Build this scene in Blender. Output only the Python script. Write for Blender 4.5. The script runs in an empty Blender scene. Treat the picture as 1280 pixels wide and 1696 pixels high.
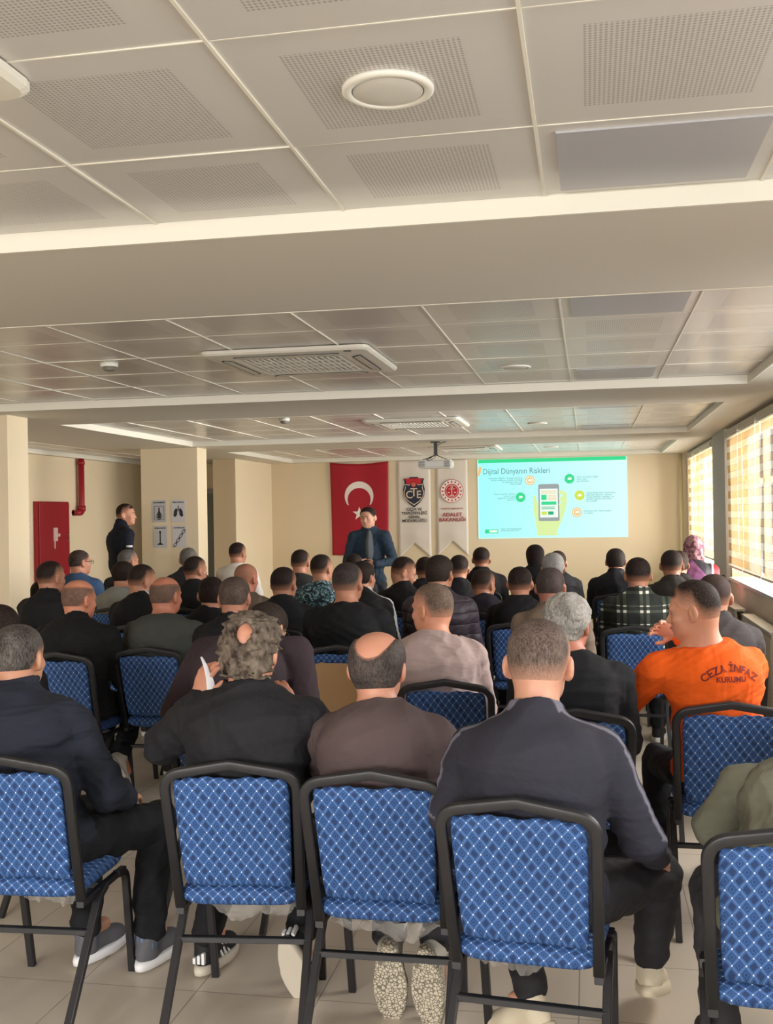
import bpy, bmesh, math, random
import numpy as np
from mathutils import Vector, Matrix
from mathutils.bvhtree import BVHTree

random.seed(7)
SC = bpy.context.scene
COL = SC.collection
PI = math.pi

# ------------------------------------------------------------------ camera, light, exposure
cam_d = bpy.data.cameras.new('camera')
cam = bpy.data.objects.new('camera', cam_d)
COL.objects.link(cam)
cam_d.sensor_fit = 'VERTICAL'
cam_d.sensor_height = 36.0
cam_d.lens = 1741.0 / 1696.0 * 36.0
cam_d.clip_start = 0.05
cam.matrix_world = (Matrix.Translation((0, 0, 1.70)) @ Matrix.Rotation(0.1897, 4, 'Z')
                    @ Matrix.Rotation(PI / 2 + 0.0027, 4, 'X') @ Matrix.Rotation(-0.0163, 4, 'Z'))
SC.camera = cam

SC.view_settings.view_transform = 'Standard'
SC.view_settings.look = 'None'
SC.view_settings.gamma = 1.0
SC.view_settings.use_curve_mapping = False
SC.view_settings.exposure = 0.08

w = bpy.data.worlds.new('world')
SC.world = w
w.use_nodes = True
bg = w.node_tree.nodes['Background']
bg.inputs['Color'].default_value = (0.80, 0.90, 1.0, 1)
bg.inputs['Strength'].default_value = 1.0


def area(name, loc, rot, sx, sy, power, color):
    l = bpy.data.lights.new(name, 'AREA')
    l.shape = 'RECTANGLE'
    l.size = sx
    l.size_y = sy
    l.energy = power
    l.color = color
    o = bpy.data.objects.new(name, l)
    COL.objects.link(o)
    o.location = loc
    o.rotation_euler = rot
    return o


# window bands of the right wall (Y start, Y end) and daylight outside every one of them
WIN = [(13.1, 16.2), (8.45, 11.75), (4.1, 7.3), (-0.4, 2.8), (-4.9, -1.7)]
WIN_POWER = [580, 580, 150, 130, 110]
DAY = (1.0, 0.965, 0.91)
for (a, b), p in zip(WIN, WIN_POWER):
    blinds = a > 8
    area('window_daylight', (2.05, (a + b) / 2, 1.85) if blinds else (2.35, (a + b) / 2, 2.2), (0, PI / 2 if blinds else PI / 2 - .45, 0), 1.7, b - a, p, DAY).data.spread = math.radians((100 if a > 13 else 70) if blinds else 140)
# added room-fill lamps outside assumed windows of the unseen rear wall
for x, p in ((-4.6, 225), (-1.6, 290)):
    area('window_daylight', (x, -6.75, 2.3), (PI / 2 - .38, 0, 0), 2.4, 1.8, p, (1.0, 0.98, 0.96)).data.spread = math.radians(110)
# the projected picture's light is put into an emissive wall panel (see projected_slide)


# ------------------------------------------------------------------ materials
def lin(c):
    out = []
    for v in c[:3]:
        v = v / 255.0
        out.append(v / 12.92 if v <= 0.04045 else ((v + 0.055) / 1.055) ** 2.4)
    return (out[0], out[1], out[2], 1.0)


def new_mat(name):
    m = bpy.data.materials.new(name)
    m.use_nodes = True
    nt = m.node_tree
    b = nt.nodes['Principled BSDF']
    return m, nt, b


def N(nt, typ, **kw):
    n = nt.nodes.new(typ)
    for k, v in kw.items():
        setattr(n, k, v)
    return n


def math_node(nt, op, a, b=None, c=None):
    n = nt.nodes.new('ShaderNodeMath')
    n.operation = op
    for i, v in enumerate((a, b, c)):
        if v is None:
            continue
        if isinstance(v, (int, float)):
            n.inputs[i].default_value = v
        else:
            nt.links.new(v, n.inputs[i])
    return n.outputs[0]


def mixc(nt, fac, a, b):
    n = nt.nodes.new('ShaderNodeMix')
    n.data_type = 'RGBA'
    for sock, v in ((n.inputs[0], fac), (n.inputs[6], a), (n.inputs[7], b)):
        if isinstance(v, (int, float)):
            sock.default_value = v
        elif isinstance(v, tuple):
            sock.default_value = v
        else:
            nt.links.new(v, sock)
    return n.outputs[2]


def noise(nt, scale, detail=3, coord='Object', vec=None, mapscale=None):
    t = N(nt, 'ShaderNodeTexCoord')
    n = N(nt, 'ShaderNodeTexNoise')
    n.inputs['Scale'].default_value = scale
    n.inputs['Detail'].default_value = detail
    src = t.outputs[coord]
    if mapscale:
        mp = N(nt, 'ShaderNodeMapping')
        mp.inputs['Scale'].default_value = mapscale
        nt.links.new(src, mp.inputs['Vector'])
        src = mp.outputs[0]
    nt.links.new(src, n.inputs['Vector'])
    return n.outputs['Fac']


def bump(nt, b, h, strength=0.3, dist=0.01):
    n = N(nt, 'ShaderNodeBump')
    n.inputs['Strength'].default_value = strength
    n.inputs['Distance'].default_value = dist
    nt.links.new(h, n.inputs['Height'])
    nt.links.new(n.outputs[0], b.inputs['Normal'])


MATS = {}


def plain(name, rgb, rough=0.6, metal=0.0, var=0.0, vscale=3.0, bmp=0.0, bscale=200.0, spec=0.5):
    key = (name, tuple(rgb))
    if key in MATS:
        return MATS[key]
    m, nt, b = new_mat(name)
    c = lin(rgb)
    b.inputs['Roughness'].default_value = rough
    b.inputs['Metallic'].default_value = metal
    b.inputs['Specular IOR Level'].default_value = spec
    if var:
        f = noise(nt, vscale)
        d = tuple(x * (1 - var) for x in c[:3]) + (1,)
        u = tuple(min(1, x * (1 + var)) for x in c[:3]) + (1,)
        nt.links.new(mixc(nt, f, d, u), b.inputs['Base Color'])
    else:
        b.inputs['Base Color'].default_value = c
    if bmp:
        bump(nt, b, noise(nt, bscale, 2), bmp, 0.002)
    MATS[key] = m
    return m


def cloth(rgb, rough=0.85, stripe=None, weave=420.0):
    """woven cloth; 'stripe' is the colour of the bands marked on the mesh"""
    key = ('cloth', tuple(rgb), stripe)
    if key in MATS:
        return MATS[key]
    m, nt, b = new_mat('cloth')
    c = lin(rgb)
    f = noise(nt, 9.0, 4)
    d = tuple(x * 0.86 for x in c[:3]) + (1,)
    u = tuple(min(1, x * 1.14) for x in c[:3]) + (1,)
    col = mixc(nt, f, d, u)
    if stripe:
        at = N(nt, 'ShaderNodeAttribute', attribute_name='band')
        col = mixc(nt, at.outputs['Fac'], col, lin(stripe))
    nt.links.new(col, b.inputs['Base Color'])
    b.inputs['Roughness'].default_value = rough
    b.inputs['Specular IOR Level'].default_value = 0.3
    fold = noise(nt, 7.0, 5, mapscale=(1.0, 1.0, 2.2))
    fine = noise(nt, weave, 1)
    h = math_node(nt, 'ADD', math_node(nt, 'MULTIPLY', fold, 1.0), math_node(nt, 'MULTIPLY', fine, 0.05))
    bump(nt, b, h, 0.55, 0.02)
    MATS[key] = m
    return m


def skin_mat(rgb):
    key = ('skin', tuple(rgb))
    if key in MATS:
        return MATS[key]
    m, nt, b = new_mat('skin')
    c = lin(rgb)
    f = noise(nt, 14.0, 4)
    d = (c[0] * 0.86, c[1] * 0.76, c[2] * 0.74, 1)
    u = (min(1, c[0] * 1.1), c[1] * 1.08, c[2] * 1.06, 1)
    nt.links.new(mixc(nt, f, d, u), b.inputs['Base Color'])
    b.inputs['Roughness'].default_value = 0.5
    b.inputs['Subsurface Weight'].default_value = 0.0
    bump(nt, b, noise(nt, 160.0, 3), 0.12, 0.002)
    MATS[key] = m
    return m


def hair_mat(rgb, grey, skin, strand=(220, 220, 60)):
    """hair; attribute 'fade' runs from shaved skin (0) to full hair (1)"""
    key = ('hair', tuple(rgb), tuple(grey), tuple(skin), strand)
    if key in MATS:
        return MATS[key]
    m, nt, b = new_mat('hair')
    f = noise(nt, 1.0, 3, mapscale=strand)
    f2 = noise(nt, 16.0, 3)
    f3 = math_node(nt, 'SMOOTH_MIN', f, 1.0, 0.1)
    ramp = math_node(nt, 'MULTIPLY_ADD', f, 1.6, -0.45)
    ramp2 = math_node(nt, 'ADD', ramp, math_node(nt, 'MULTIPLY_ADD', f2, 1.2, -0.6))
    cl = N(nt, 'ShaderNodeClamp')
    nt.links.new(ramp2, cl.inputs[0])
    hc = mixc(nt, cl.outputs[0], lin(rgb), lin(grey))
    at = N(nt, 'ShaderNodeAttribute', attribute_name='fade')
    fd = math_node(nt, 'ADD', at.outputs['Fac'], math_node(nt, 'MULTIPLY_ADD', noise(nt, 260.0, 1), 0.5, -0.25))
    cl2 = N(nt, 'ShaderNodeClamp')
    nt.links.new(fd, cl2.inputs[0])
    nt.links.new(mixc(nt, cl2.outputs[0], lin(skin), hc), b.inputs['Base Color'])
    b.inputs['Roughness'].default_value = 0.62
    b.inputs['Specular IOR Level'].default_value = 0.1
    bump(nt, b, f, 0.4, 0.004)
    MATS[key] = m
    return m


# ------------------------------------------------------------------ object helpers
def link_obj(name, me, mat=None, parent=None):
    o = bpy.data.objects.new(name, me)
    COL.objects.link(o)
    if mat is not None:
        for mm in (mat if isinstance(mat, (list, tuple)) else [mat]):
            me.materials.append(mm)
    if parent is not None:
        o.parent = parent
    return o


def empty(name, loc=(0, 0, 0), rz=0.0):
    o = bpy.data.objects.new(name, None)
    COL.objects.link(o)
    o.empty_display_size = 0.1
    o.location = loc
    o.rotation_euler = (0, 0, rz)
    return o


def tag(o, label=None, cat=None, group=None, kind=None):
    if label:
        o['label'] = label
    if cat:
        o['category'] = cat
    if group:
        o['group'] = group
    if kind:
        o['kind'] = kind
    return o


def struct(o):
    o['kind'] = 'structure'
    return o


def bm_obj(name, bm, mat=None, parent=None, smooth=False):
    me = bpy.data.meshes.new(name)
    bm.normal_update()
    bm.to_mesh(me)
    bm.free()
    if smooth:
        me.polygons.foreach_set('use_smooth', np.ones(len(me.polygons), dtype=bool))
    return link_obj(name, me, mat, parent)


def box(bm, x0, x1, y0, y1, z0, z1, mi=0):
    v = [bm.verts.new(p) for p in ((x0, y0, z0), (x1, y0, z0), (x1, y1, z0), (x0, y1, z0),
                                   (x0, y0, z1), (x1, y0, z1), (x1, y1, z1), (x0, y1, z1))]
    for f in ((0, 3, 2, 1), (4, 5, 6, 7), (0, 1, 5, 4), (1, 2, 6, 5), (2, 3, 7, 6), (3, 0, 4, 7)):
        fc = bm.faces.new([v[i] for i in f])
        fc.material_index = mi
    return v


def box_obj(name, x0, x1, y0, y1, z0, z1, mat, parent=None, bev=0.0):
    bm = bmesh.new()
    box(bm, x0, x1, y0, y1, z0, z1)
    if bev:
        bmesh.ops.bevel(bm, geom=list(bm.edges), offset=bev, segments=2, affect='EDGES', profile=0.5)
    return bm_obj(name, bm, mat, parent)


def prism(bm, pts, y0, y1, mi=0):
    """closed outline of (x, z) points extruded from y0 to y1"""
    a = [bm.verts.new((p[0], y0, p[1])) for p in pts]
    b = [bm.verts.new((p[0], y1, p[1])) for p in pts]
    n = len(pts)
    fs = [bm.faces.new(a), bm.faces.new(b[::-1])]
    for i in range(n):
        fs.append(bm.faces.new((a[i], b[i], b[(i + 1) % n], a[(i + 1) % n])))
    for f in fs:
        f.material_index = mi


def lathe(bm, prof, seg=32, c=(0, 0, 0), mi=0):
    rings = []
    for r, z in prof:
        rings.append([bm.verts.new((c[0] + r * math.cos(2 * PI * i / seg), c[1] + r * math.sin(2 * PI * i / seg), c[2] + z))
                      for i in range(seg)])
    for a, b in zip(rings[:-1], rings[1:]):
        for i in range(seg):
            f = bm.faces.new((a[i], a[(i + 1) % seg], b[(i + 1) % seg], b[i]))
            f.smooth = True
            f.material_index = mi
    for r in (rings[0][::-1], rings[-1]):
        f = bm.faces.new(r)
        f.material_index = mi


def sweep(bm, pts, w_, t_, ref=(0, 1, 0), n=10, power=4.0, closed=False, mi=0, smooth=True):
    """tube of superelliptic section along pts; w_ across (in the plane normal to ref), t_ along ref"""
    pts = [Vector(p) for p in pts]
    ref = Vector(ref).normalized()
    rings = []
    m = len(pts)
    for i, p in enumerate(pts):
        if closed:
            d = (pts[(i + 1) % m] - pts[i - 1]).normalized()
        elif i == 0:
            d = (pts[1] - pts[0]).normalized()
        elif i == m - 1:
            d = (pts[-1] - pts[-2]).normalized()
        else:
            d = ((pts[i + 1] - p).normalized() + (p - pts[i - 1]).normalized()).normalized()
        s = d.cross(ref)
        if s.length < 1e-4:
            s = d.cross(Vector((1, 0.01, 0)))
        s.normalize()
        t = s.cross(d).normalized()
        ring = []
        for k in range(n):
            a = 2 * PI * (k + 0.5) / n
            ca, sa = math.cos(a), math.sin(a)
            e = 2.0 / power
            x = math.copysign(abs(ca) ** e, ca) * w_ / 2
            y = math.copysign(abs(sa) ** e, sa) * t_ / 2
            ring.append(bm.verts.new(p + s * x + t * y))
        rings.append(ring)
    pairs = list(zip(rings[:-1], rings[1:]))
    if closed:
        pairs.append((rings[-1], rings[0]))
    for a, b in pairs:
        for k in range(n):
            f = bm.faces.new((a[k], a[(k + 1) % n], b[(k + 1) % n], b[k]))
            f.smooth = smooth
            f.material_index = mi
    if not closed:
        bm.faces.new(rings[0][::-1]).material_index = mi
        bm.faces.new(rings[-1]).material_index = mi


def round_path(pts, r, seg=5):
    """fillet the inner corners of a polyline"""
    pts = [Vector(p) for p in pts]
    out = [pts[0]]
    for i in range(1, len(pts) - 1):
        a, b, c = pts[i - 1], pts[i], pts[i + 1]
        d1, d2 = (a - b), (c - b)
        rr = min(r, d1.length * 0.45, d2.length * 0.45)
        p, q = b + d1.normalized() * rr, b + d2.normalized() * rr
        for k in range(seg + 1):
            t = k / seg
            out.append(p.lerp(b, t).lerp(b.lerp(q, t), t))
    out.append(pts[-1])
    return out


def pillow(bm, fx, fz, T, yfun, nu=18, nv=18, p=6.0, mi=0):
    """padded panel: fx(s,t), fz(s,t) give the outline, T half thickness, yfun(s,t) the middle surface"""
    grid = {}
    for side in (-1, 1):
        for i in range(nu + 1):
            for j in range(nv + 1):
                s = math.sin((i / nu - 0.5) * PI)
                t = math.sin((j / nv - 0.5) * PI)
                edge = i in (0, nu) or j in (0, nv)
                if edge and side == 1:
                    grid[(1, i, j)] = grid[(-1, i, j)]
                    continue
                th = T * math.sqrt(max(0, 1 - abs(s) ** p)) * math.sqrt(max(0, 1 - abs(t) ** p))
                grid[(side, i, j)] = bm.verts.new((fx(s, t), yfun(s, t) + side * th, fz(s, t)))
    for side in (-1, 1):
        for i in range(nu):
            for j in range(nv):
                q = [grid[(side, i, j)], grid[(side, i + 1, j)], grid[(side, i + 1, j + 1)], grid[(side, i, j + 1)]]
                if side == 1:
                    q.reverse()
                f = bm.faces.new(q)
                f.smooth = True
                f.material_index = mi


def copy_tree(o, parent=None):
    c = o.copy()
    COL.objects.link(c)
    if parent is not None:
        c.parent = parent
    for ch in list(o.children):
        copy_tree(ch, c)
    return c


# ------------------------------------------------------------------ signed-distance modelling
def rotm(yaw=0.0, pitch=0.0, roll=0.0):
    """head / limb orientation, degrees: yaw to the left, pitch down, roll to the right shoulder"""
    return np.array((Matrix.Rotation(math.radians(yaw), 3, 'Z') @ Matrix.Rotation(math.radians(-pitch), 3, 'X')
                     @ Matrix.Rotation(math.radians(roll), 3, 'Y')), dtype=np.float32)


class Field:
    def __init__(s, lo, hi, h):
        s.h = h
        s.lo = np.array(lo, np.float32)
        n = np.ceil((np.array(hi) - s.lo) / h).astype(int) + 1
        s.ax = [s.lo[i] + h * np.arange(n[i], dtype=np.float32) for i in range(3)]
        s.D = np.full(tuple(n), 1.0, np.float32)

    def _win(s, lo, hi):
        sl = []
        for i in range(3):
            a = int(max(0, math.floor((lo[i] - s.lo[i]) / s.h)))
            b = int(min(len(s.ax[i]), math.ceil((hi[i] - s.lo[i]) / s.h) + 1))
            if b <= a:
                return None
            sl.append(slice(a, b))
        x = s.ax[0][sl[0]][:, None, None]
        y = s.ax[1][sl[1]][None, :, None]
        z = s.ax[2][sl[2]][None, None, :]
        return tuple(sl), x, y, z

    def _apply(s, sl, d, k, sub):
        D = s.D[sl]
        if sub:
            d = -d
            if k > 0:
                hh = np.maximum(k - np.abs(D - d), 0) / k
                s.D[sl] = np.maximum(D, d) + hh * hh * k * 0.25
            else:
                s.D[sl] = np.maximum(D, d)
        else:
            if k > 0:
                hh = np.maximum(k - np.abs(D - d), 0) / k
                s.D[sl] = np.minimum(D, d) - hh * hh * k * 0.25
            else:
                s.D[sl] = np.minimum(D, d)

    def cap(s, a, b, ra, rb, k=0.02, sub=False):
        a = np.array(a, np.float32)
        b = np.array(b, np.float32)
        m = max(ra, rb) + k + 2 * s.h
        wv = s._win(np.minimum(a, b) - m, np.maximum(a, b) + m)
        if wv is None:
            return
        sl, x, y, z = wv
        ab = b - a
        L = float(ab @ ab) + 1e-9
        t = np.clip(((x - a[0]) * ab[0] + (y - a[1]) * ab[1] + (z - a[2]) * ab[2]) / L, 0, 1)
        d = np.sqrt((x - a[0] - t * ab[0]) ** 2 + (y - a[1] - t * ab[1]) ** 2 + (z - a[2] - t * ab[2]) ** 2) - (ra + (rb - ra) * t)
        s._apply(sl, d, k, sub)

    def ell(s, c, r, k=0.02, R=None, sub=False):
        c = np.array(c, np.float32)
        m = max(r) + k + 2 * s.h
        wv = s._win(c - m, c + m)
        if wv is None:
            return
        sl, x, y, z = wv
        x, y, z = x - c[0], y - c[1], z - c[2]
        if R is not None:
            x, y, z = (x * R[0, 0] + y * R[1, 0] + z * R[2, 0], x * R[0, 1] + y * R[1, 1] + z * R[2, 1],
                       x * R[0, 2] + y * R[1, 2] + z * R[2, 2])
        k0 = np.sqrt((x / r[0]) ** 2 + (y / r[1]) ** 2 + (z / r[2]) ** 2)
        k1 = np.sqrt((x / r[0] ** 2) ** 2 + (y / r[1] ** 2) ** 2 + (z / r[2] ** 2) ** 2)
        d = k0 * (k0 - 1) / np.maximum(k1, 1e-6)
        s._apply(sl, d, k, sub)

    def coords(s):
        return s.ax[0][:, None, None], s.ax[1][None, :, None], s.ax[2][None, None, :]

    def wrinkle(s, amp, seed=0, freq=38.0, band=0.03):
        idx = np.nonzero(np.abs(s.D) < band)
        x, y, z = (s.ax[i][idx[i]] for i in range(3))
        rs = np.random.RandomState(seed)
        n = 0
        for i in range(4):
            k = rs.normal(size=3) * freq * (0.5 + 0.35 * i)
            k2 = rs.normal(size=3) * freq * 0.45
            k[2] *= 1.4
            n = n + (1 - np.abs(np.sin(k[0] * x + k[1] * y + k[2] * z + 1.6 * np.sin(k2[0] * x + k2[1] * y + k2[2] * z) + i))) / (1 + 0.5 * i)
        s.D[idx] += (amp * (0.9 - n)).astype(np.float32)

    def verts_faces(s):
        D = s.D
        S = D < 0
        nx, ny, nz = D.shape
        c = np.zeros((nx - 1, ny - 1, nz - 1), np.uint8)
        for i in (0, 1):
            for j in (0, 1):
                for k in (0, 1):
                    c += S[i:nx - 1 + i, j:ny - 1 + j, k:nz - 1 + k]
        act = (c > 0) & (c < 8)
        I, J, K = np.nonzero(act)
        idx = np.full(act.shape, -1, np.int32)
        idx[I, J, K] = np.arange(len(I))
        acc = np.zeros((len(I), 3), np.float64)
        cnt = np.zeros(len(I))
        for axis in range(3):
            o = [a for a in range(3) if a != axis]
            for u in (0, 1):
                for v in (0, 1):
                    off = [0, 0, 0]
                    off[o[0]] = u
                    off[o[1]] = v
                    i0, j0, k0 = I + off[0], J + off[1], K + off[2]
                    off2 = list(off)
                    off2[axis] = 1
                    i1, j1, k1 = I + off2[0], J + off2[1], K + off2[2]
                    d0, d1 = D[i0, j0, k0], D[i1, j1, k1]
                    m = (d0 < 0) != (d1 < 0)
                    t = d0[m] / (d0[m] - d1[m])
                    p = np.empty((m.sum(), 3))
                    p[:, axis] = t
                    p[:, o[0]] = u
                    p[:, o[1]] = v
                    acc[m] += p
                    cnt[m] += 1
        pos = (np.stack([I, J, K], 1) + acc / cnt[:, None]) * s.h + s.lo
        quads = []
        for axis in range(3):
            o = [a for a in range(3) if a != axis]
            sl0 = [slice(None)] * 3
            sl1 = [slice(None)] * 3
            sl0[axis] = slice(0, -1)
            sl1[axis] = slice(1, None)
            a, b = S[tuple(sl0)], S[tuple(sl1)]
            e = np.nonzero(a != b)
            e = np.stack(e, 1)
            ok = (e[:, o[0]] > 0) & (e[:, o[1]] > 0) & (e[:, o[0]] < D.shape[o[0]] - 1) & (e[:, o[1]] < D.shape[o[1]] - 1)
            e = e[ok]
            flip = a[e[:, 0], e[:, 1], e[:, 2]]
            q = []
            for du, dv in ((1, 1), (0, 1), (0, 0), (1, 0)):
                cc = e.copy()
                cc[:, o[0]] -= du
                cc[:, o[1]] -= dv
                q.append(idx[cc[:, 0], cc[:, 1], cc[:, 2]])
            q = np.stack(q, 1)
            if axis == 1:
                flip = ~flip
            q[~flip] = q[~flip][:, ::-1]
            quads.append(q)
        return pos, np.concatenate(quads)

    def mesh(s, name, attrs=None):
        pos, q = s.verts_faces()
        me = bpy.data.meshes.new(name)
        me.vertices.add(len(pos))
        me.vertices.foreach_set('co', pos.astype(np.float32).ravel())
        me.loops.add(len(q) * 4)
        me.loops.foreach_set('vertex_index', q.astype(np.int32).ravel())
        me.polygons.add(len(q))
        me.polygons.foreach_set('loop_start', np.arange(0, len(q) * 4, 4, dtype=np.int32))
        me.polygons.foreach_set('use_smooth', np.ones(len(q), dtype=bool))
        me.update(calc_edges=True)
        if attrs:
            for an, fn in attrs.items():
                at = me.attributes.new(an, 'FLOAT', 'POINT')
                at.data.foreach_set('value', fn(pos).astype(np.float32))
        return me


# ------------------------------------------------------------------ people
def head_prims(F, H, R, hs, ears=True, face=True):
    def P(x, y, z):
        return H + R @ (np.array((x, y, z), np.float32) * hs)

    def r(*a):
        return [v * hs for v in a]
    F.ell(P(0, -.010, .022), r(.079, .097, .081), .0, R)
    for sx in (-1, 1):
        F.ell(P(sx * .017, -.016, .030), r(.062, .088, .074), .02, R)
    F.ell(P(0, -.036, -.022), r(.070, .066, .072), .03, R)
    F.ell(P(0, .026, -.040), r(.066, .068, .088), .03, R)
    F.ell(P(0, .040, -.082), r(.052, .050, .040), .03, R)
    if face:
        F.ell(P(0, .074, -.108), r(.022, .018, .016), .02, R)
        F.ell(P(0, .080, .010), r(.050, .014, .010), .02, R)
        for sx in (-1, 1):
            F.ell(P(sx * .046, .062, -.040), r(.020, .022, .018), .02, R)
            F.ell(P(sx * .031, .094, -.012), r(.015, .011, .010), .012, R, sub=True)
        F.cap(P(0, .088, -.008), P(0, .108, -.042), .0075 * hs, .0115 * hs, .012)
        for sx in (-1, 1):
            F.ell(P(sx * .011, .098, -.047), r(.009, .009, .007), .006, R)
        F.ell(P(0, .091, -.068), r(.023, .011, .0065), .006, R)
        F.ell(P(0, .090, -.080), r(.020, .011, .0075), .006, R)
    if ears:
        for sx in (-1, 1):
            Re = R @ rotm(sx * 24, 0, 0)
            F.ell(P(sx * .089, -.014, -.018), r(.010, .022, .034), .008, Re)
            F.ell(P(sx * .082, -.004, -.044), r(.008, .010, .012), .008, Re)
            F.ell(P(sx * .097, -.006, -.014), r(.008, .011, .020), .004, Re, sub=True)


def hand_prims(F, W, d, nrm, side, curl=0.5, spread=1.0, minr=0.0, sc=1.0):
    """W wrist, d direction of the fingers, nrm the back of the hand, side +1 when the thumb lies along +across"""
    W = np.array(W, float)
    d = np.array(d, float)
    d /= np.linalg.norm(d)
    nrm = np.array(nrm, float)
    nrm -= d * (nrm @ d)
    nrm /= np.linalg.norm(nrm)
    ac = np.cross(d, nrm)
    R = np.stack([ac, d, nrm], 1).astype(np.float32)
    F.cap(W - d * .02, W + d * .02, max(.026, minr) * sc, .026 * sc, .02)
    F.ell(W + d * .055 * sc, (.041 * sc, .052 * sc, .0165 * sc), .015, R)
    lens = (.070, .078, .072, .056)
    for i, off in enumerate((.030, .010, -.010, -.029)):
        b = W + d * (.092 - .004 * abs(i - 1)) * sc + ac * side * off * sc
        dd = d + ac * side * off * 3.0 * spread
        dd /= np.linalg.norm(dd)
        ang = curl * (0.8 + .15 * i)
        p = b
        rr = (.0098, .0088, .0080, .0070)
        for k, fr in enumerate((.45, .30, .25)):
            c, s_ = math.cos(ang), math.sin(ang)
            q = p + (dd * c - nrm * s_) * lens[i] * fr * sc
            F.cap(p, q, max(rr[k] * sc, minr), max(rr[k + 1] * sc, minr), .004)
            p = q
            ang += curl * 1.1
    b = W + d * .030 * sc + ac * side * .028 * sc
    t1 = b + (d * .55 + ac * side * .75 - nrm * .25) * .042 * sc
    t2 = t1 + (d * .85 + ac * side * .30 - nrm * .35) * .034 * sc
    F.cap(b, t1, max(.0135 * sc, minr), max(.0105 * sc, minr), .010)
    F.cap(t1, t2, max(.0105 * sc, minr), max(.0085 * sc, minr), .004)


def wr_field(F, amp, seed):
    F.wrinkle(amp, seed, 17.0)
    F.wrinkle(amp * .25, seed + 1, 45.0)


def hair_line(y):
    xs = np.array([-.12, -.07, -.045, -.018, .028, .05, .070, .085, .13])
    zs = np.array([-.095, -.090, -.070, -.012, -.004, .020, .052, .066, .082])
    return np.interp(y, xs, zs)


def shoe_meshes():
    """one shoe with its sole, heel at y=-.075, toe at y=.205, sole underside at z=0"""
    F = Field((-.07, -.10, -.01), (.07, .23, .15), .006)
    F.ell((0, .12, .045), (.046, .085, .040), 0)
    F.ell((0, .00, .050), (.036, .075, .050), .03)
    F.cap((0, -.02, .06), (0, -.02, .105), .042, .044, .02)
    F.cap((0, .03, .07), (0, .10, .055), .036, .034, .02)
    F.cap((0, -.02, .11), (0, -.02, .15), .036, .040, 0, sub=True)
    x, y, z = F.coords()
    F.D = np.maximum(F.D, (.012 - z) + 0 * x + 0 * y)
    up = F.mesh('shoe')
    bm = bmesh.new()
    out = []
    for i in range(40):
        a = 2 * PI * i / 40
        yy = .065 + .147 * math.sin(a)
        t = (yy + .08) / .29
        wd = .038 + .014 * math.sin(min(1, max(0, t)) * PI * .9) + (.004 if yy > .05 else 0)
        out.append((math.copysign(abs(math.cos(a)) ** .75, math.cos(a)) * wd, yy))
    levels = [(.96, 0.0, 0), (1.04, .004, 0), (1.06, .020, 0), (1.02, .034, 0), (.90, .036, 0)]
    rings = [[bm.verts.new((x_ * s_, .065 + (y_ - .065) * s_, z_ + (.012 if False else 0))) for x_, y_ in out] for s_, z_, _ in levels]
    for a, b in zip(rings[:-1], rings[1:]):
        for i in range(40):
            f = bm.faces.new((a[i], a[(i + 1) % 40], b[(i + 1) % 40], b[i]))
            f.smooth = True
    bm.faces.new(rings[0][::-1])
    bm.faces.new(rings[-1])
    sole = bpy.data.meshes.new('sole')
    bm.to_mesh(sole)
    bm.free()
    return up, sole


SHOE_UP, SHOE_SOLE = shoe_meshes()
SHOE_UP.materials.append(None)
SHOE_SOLE.materials.append(None)


def sole_mat():
    m, nt, b = new_mat('patterned_sole')
    t = N(nt, 'ShaderNodeTexCoord')
    v = N(nt, 'ShaderNodeTexVoronoi', feature='DISTANCE_TO_EDGE')
    v.inputs['Scale'].default_value = 85
    nt.links.new(t.outputs['Object'], v.inputs['Vector'])
    f = math_node(nt, 'GREATER_THAN', v.outputs['Distance'], 0.10)
    nt.links.new(mixc(nt, f, lin((120, 112, 98)), lin((205, 196, 176))), b.inputs['Base Color'])
    b.inputs['Roughness'].default_value = .7
    bump(nt, b, f, .5, .003)
    return m


def set_obj_mat(o, mat):
    o.material_slots[0].link = 'OBJECT'
    o.material_slots[0].material = mat


def place_shoe(parent, ank, fwd, up, upper, sole, scale=1.0):
    """ank: ankle point in the person's own frame"""
    fwd = Vector(fwd).normalized()
    up = Vector(up)
    up = (up - fwd * up.dot(fwd)).normalized()
    rt = fwd.cross(up)
    M = Matrix((rt, fwd, up)).transposed().to_4x4()
    base = Vector(ank) - up * .105 * scale + fwd * .02 * scale
    o = bpy.data.objects.new('shoe', SHOE_UP)
    COL.objects.link(o)
    o.parent = parent
    o.matrix_local = Matrix.Translation(base) @ M @ Matrix.Scale(scale, 4)
    set_obj_mat(o, upper)
    s = bpy.data.objects.new('sole', SHOE_SOLE)
    COL.objects.link(s)
    s.parent = o
    set_obj_mat(s, sole)
    return o


SKIN = (196, 150, 124)
DARKHAIR = (24, 20, 19)


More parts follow.
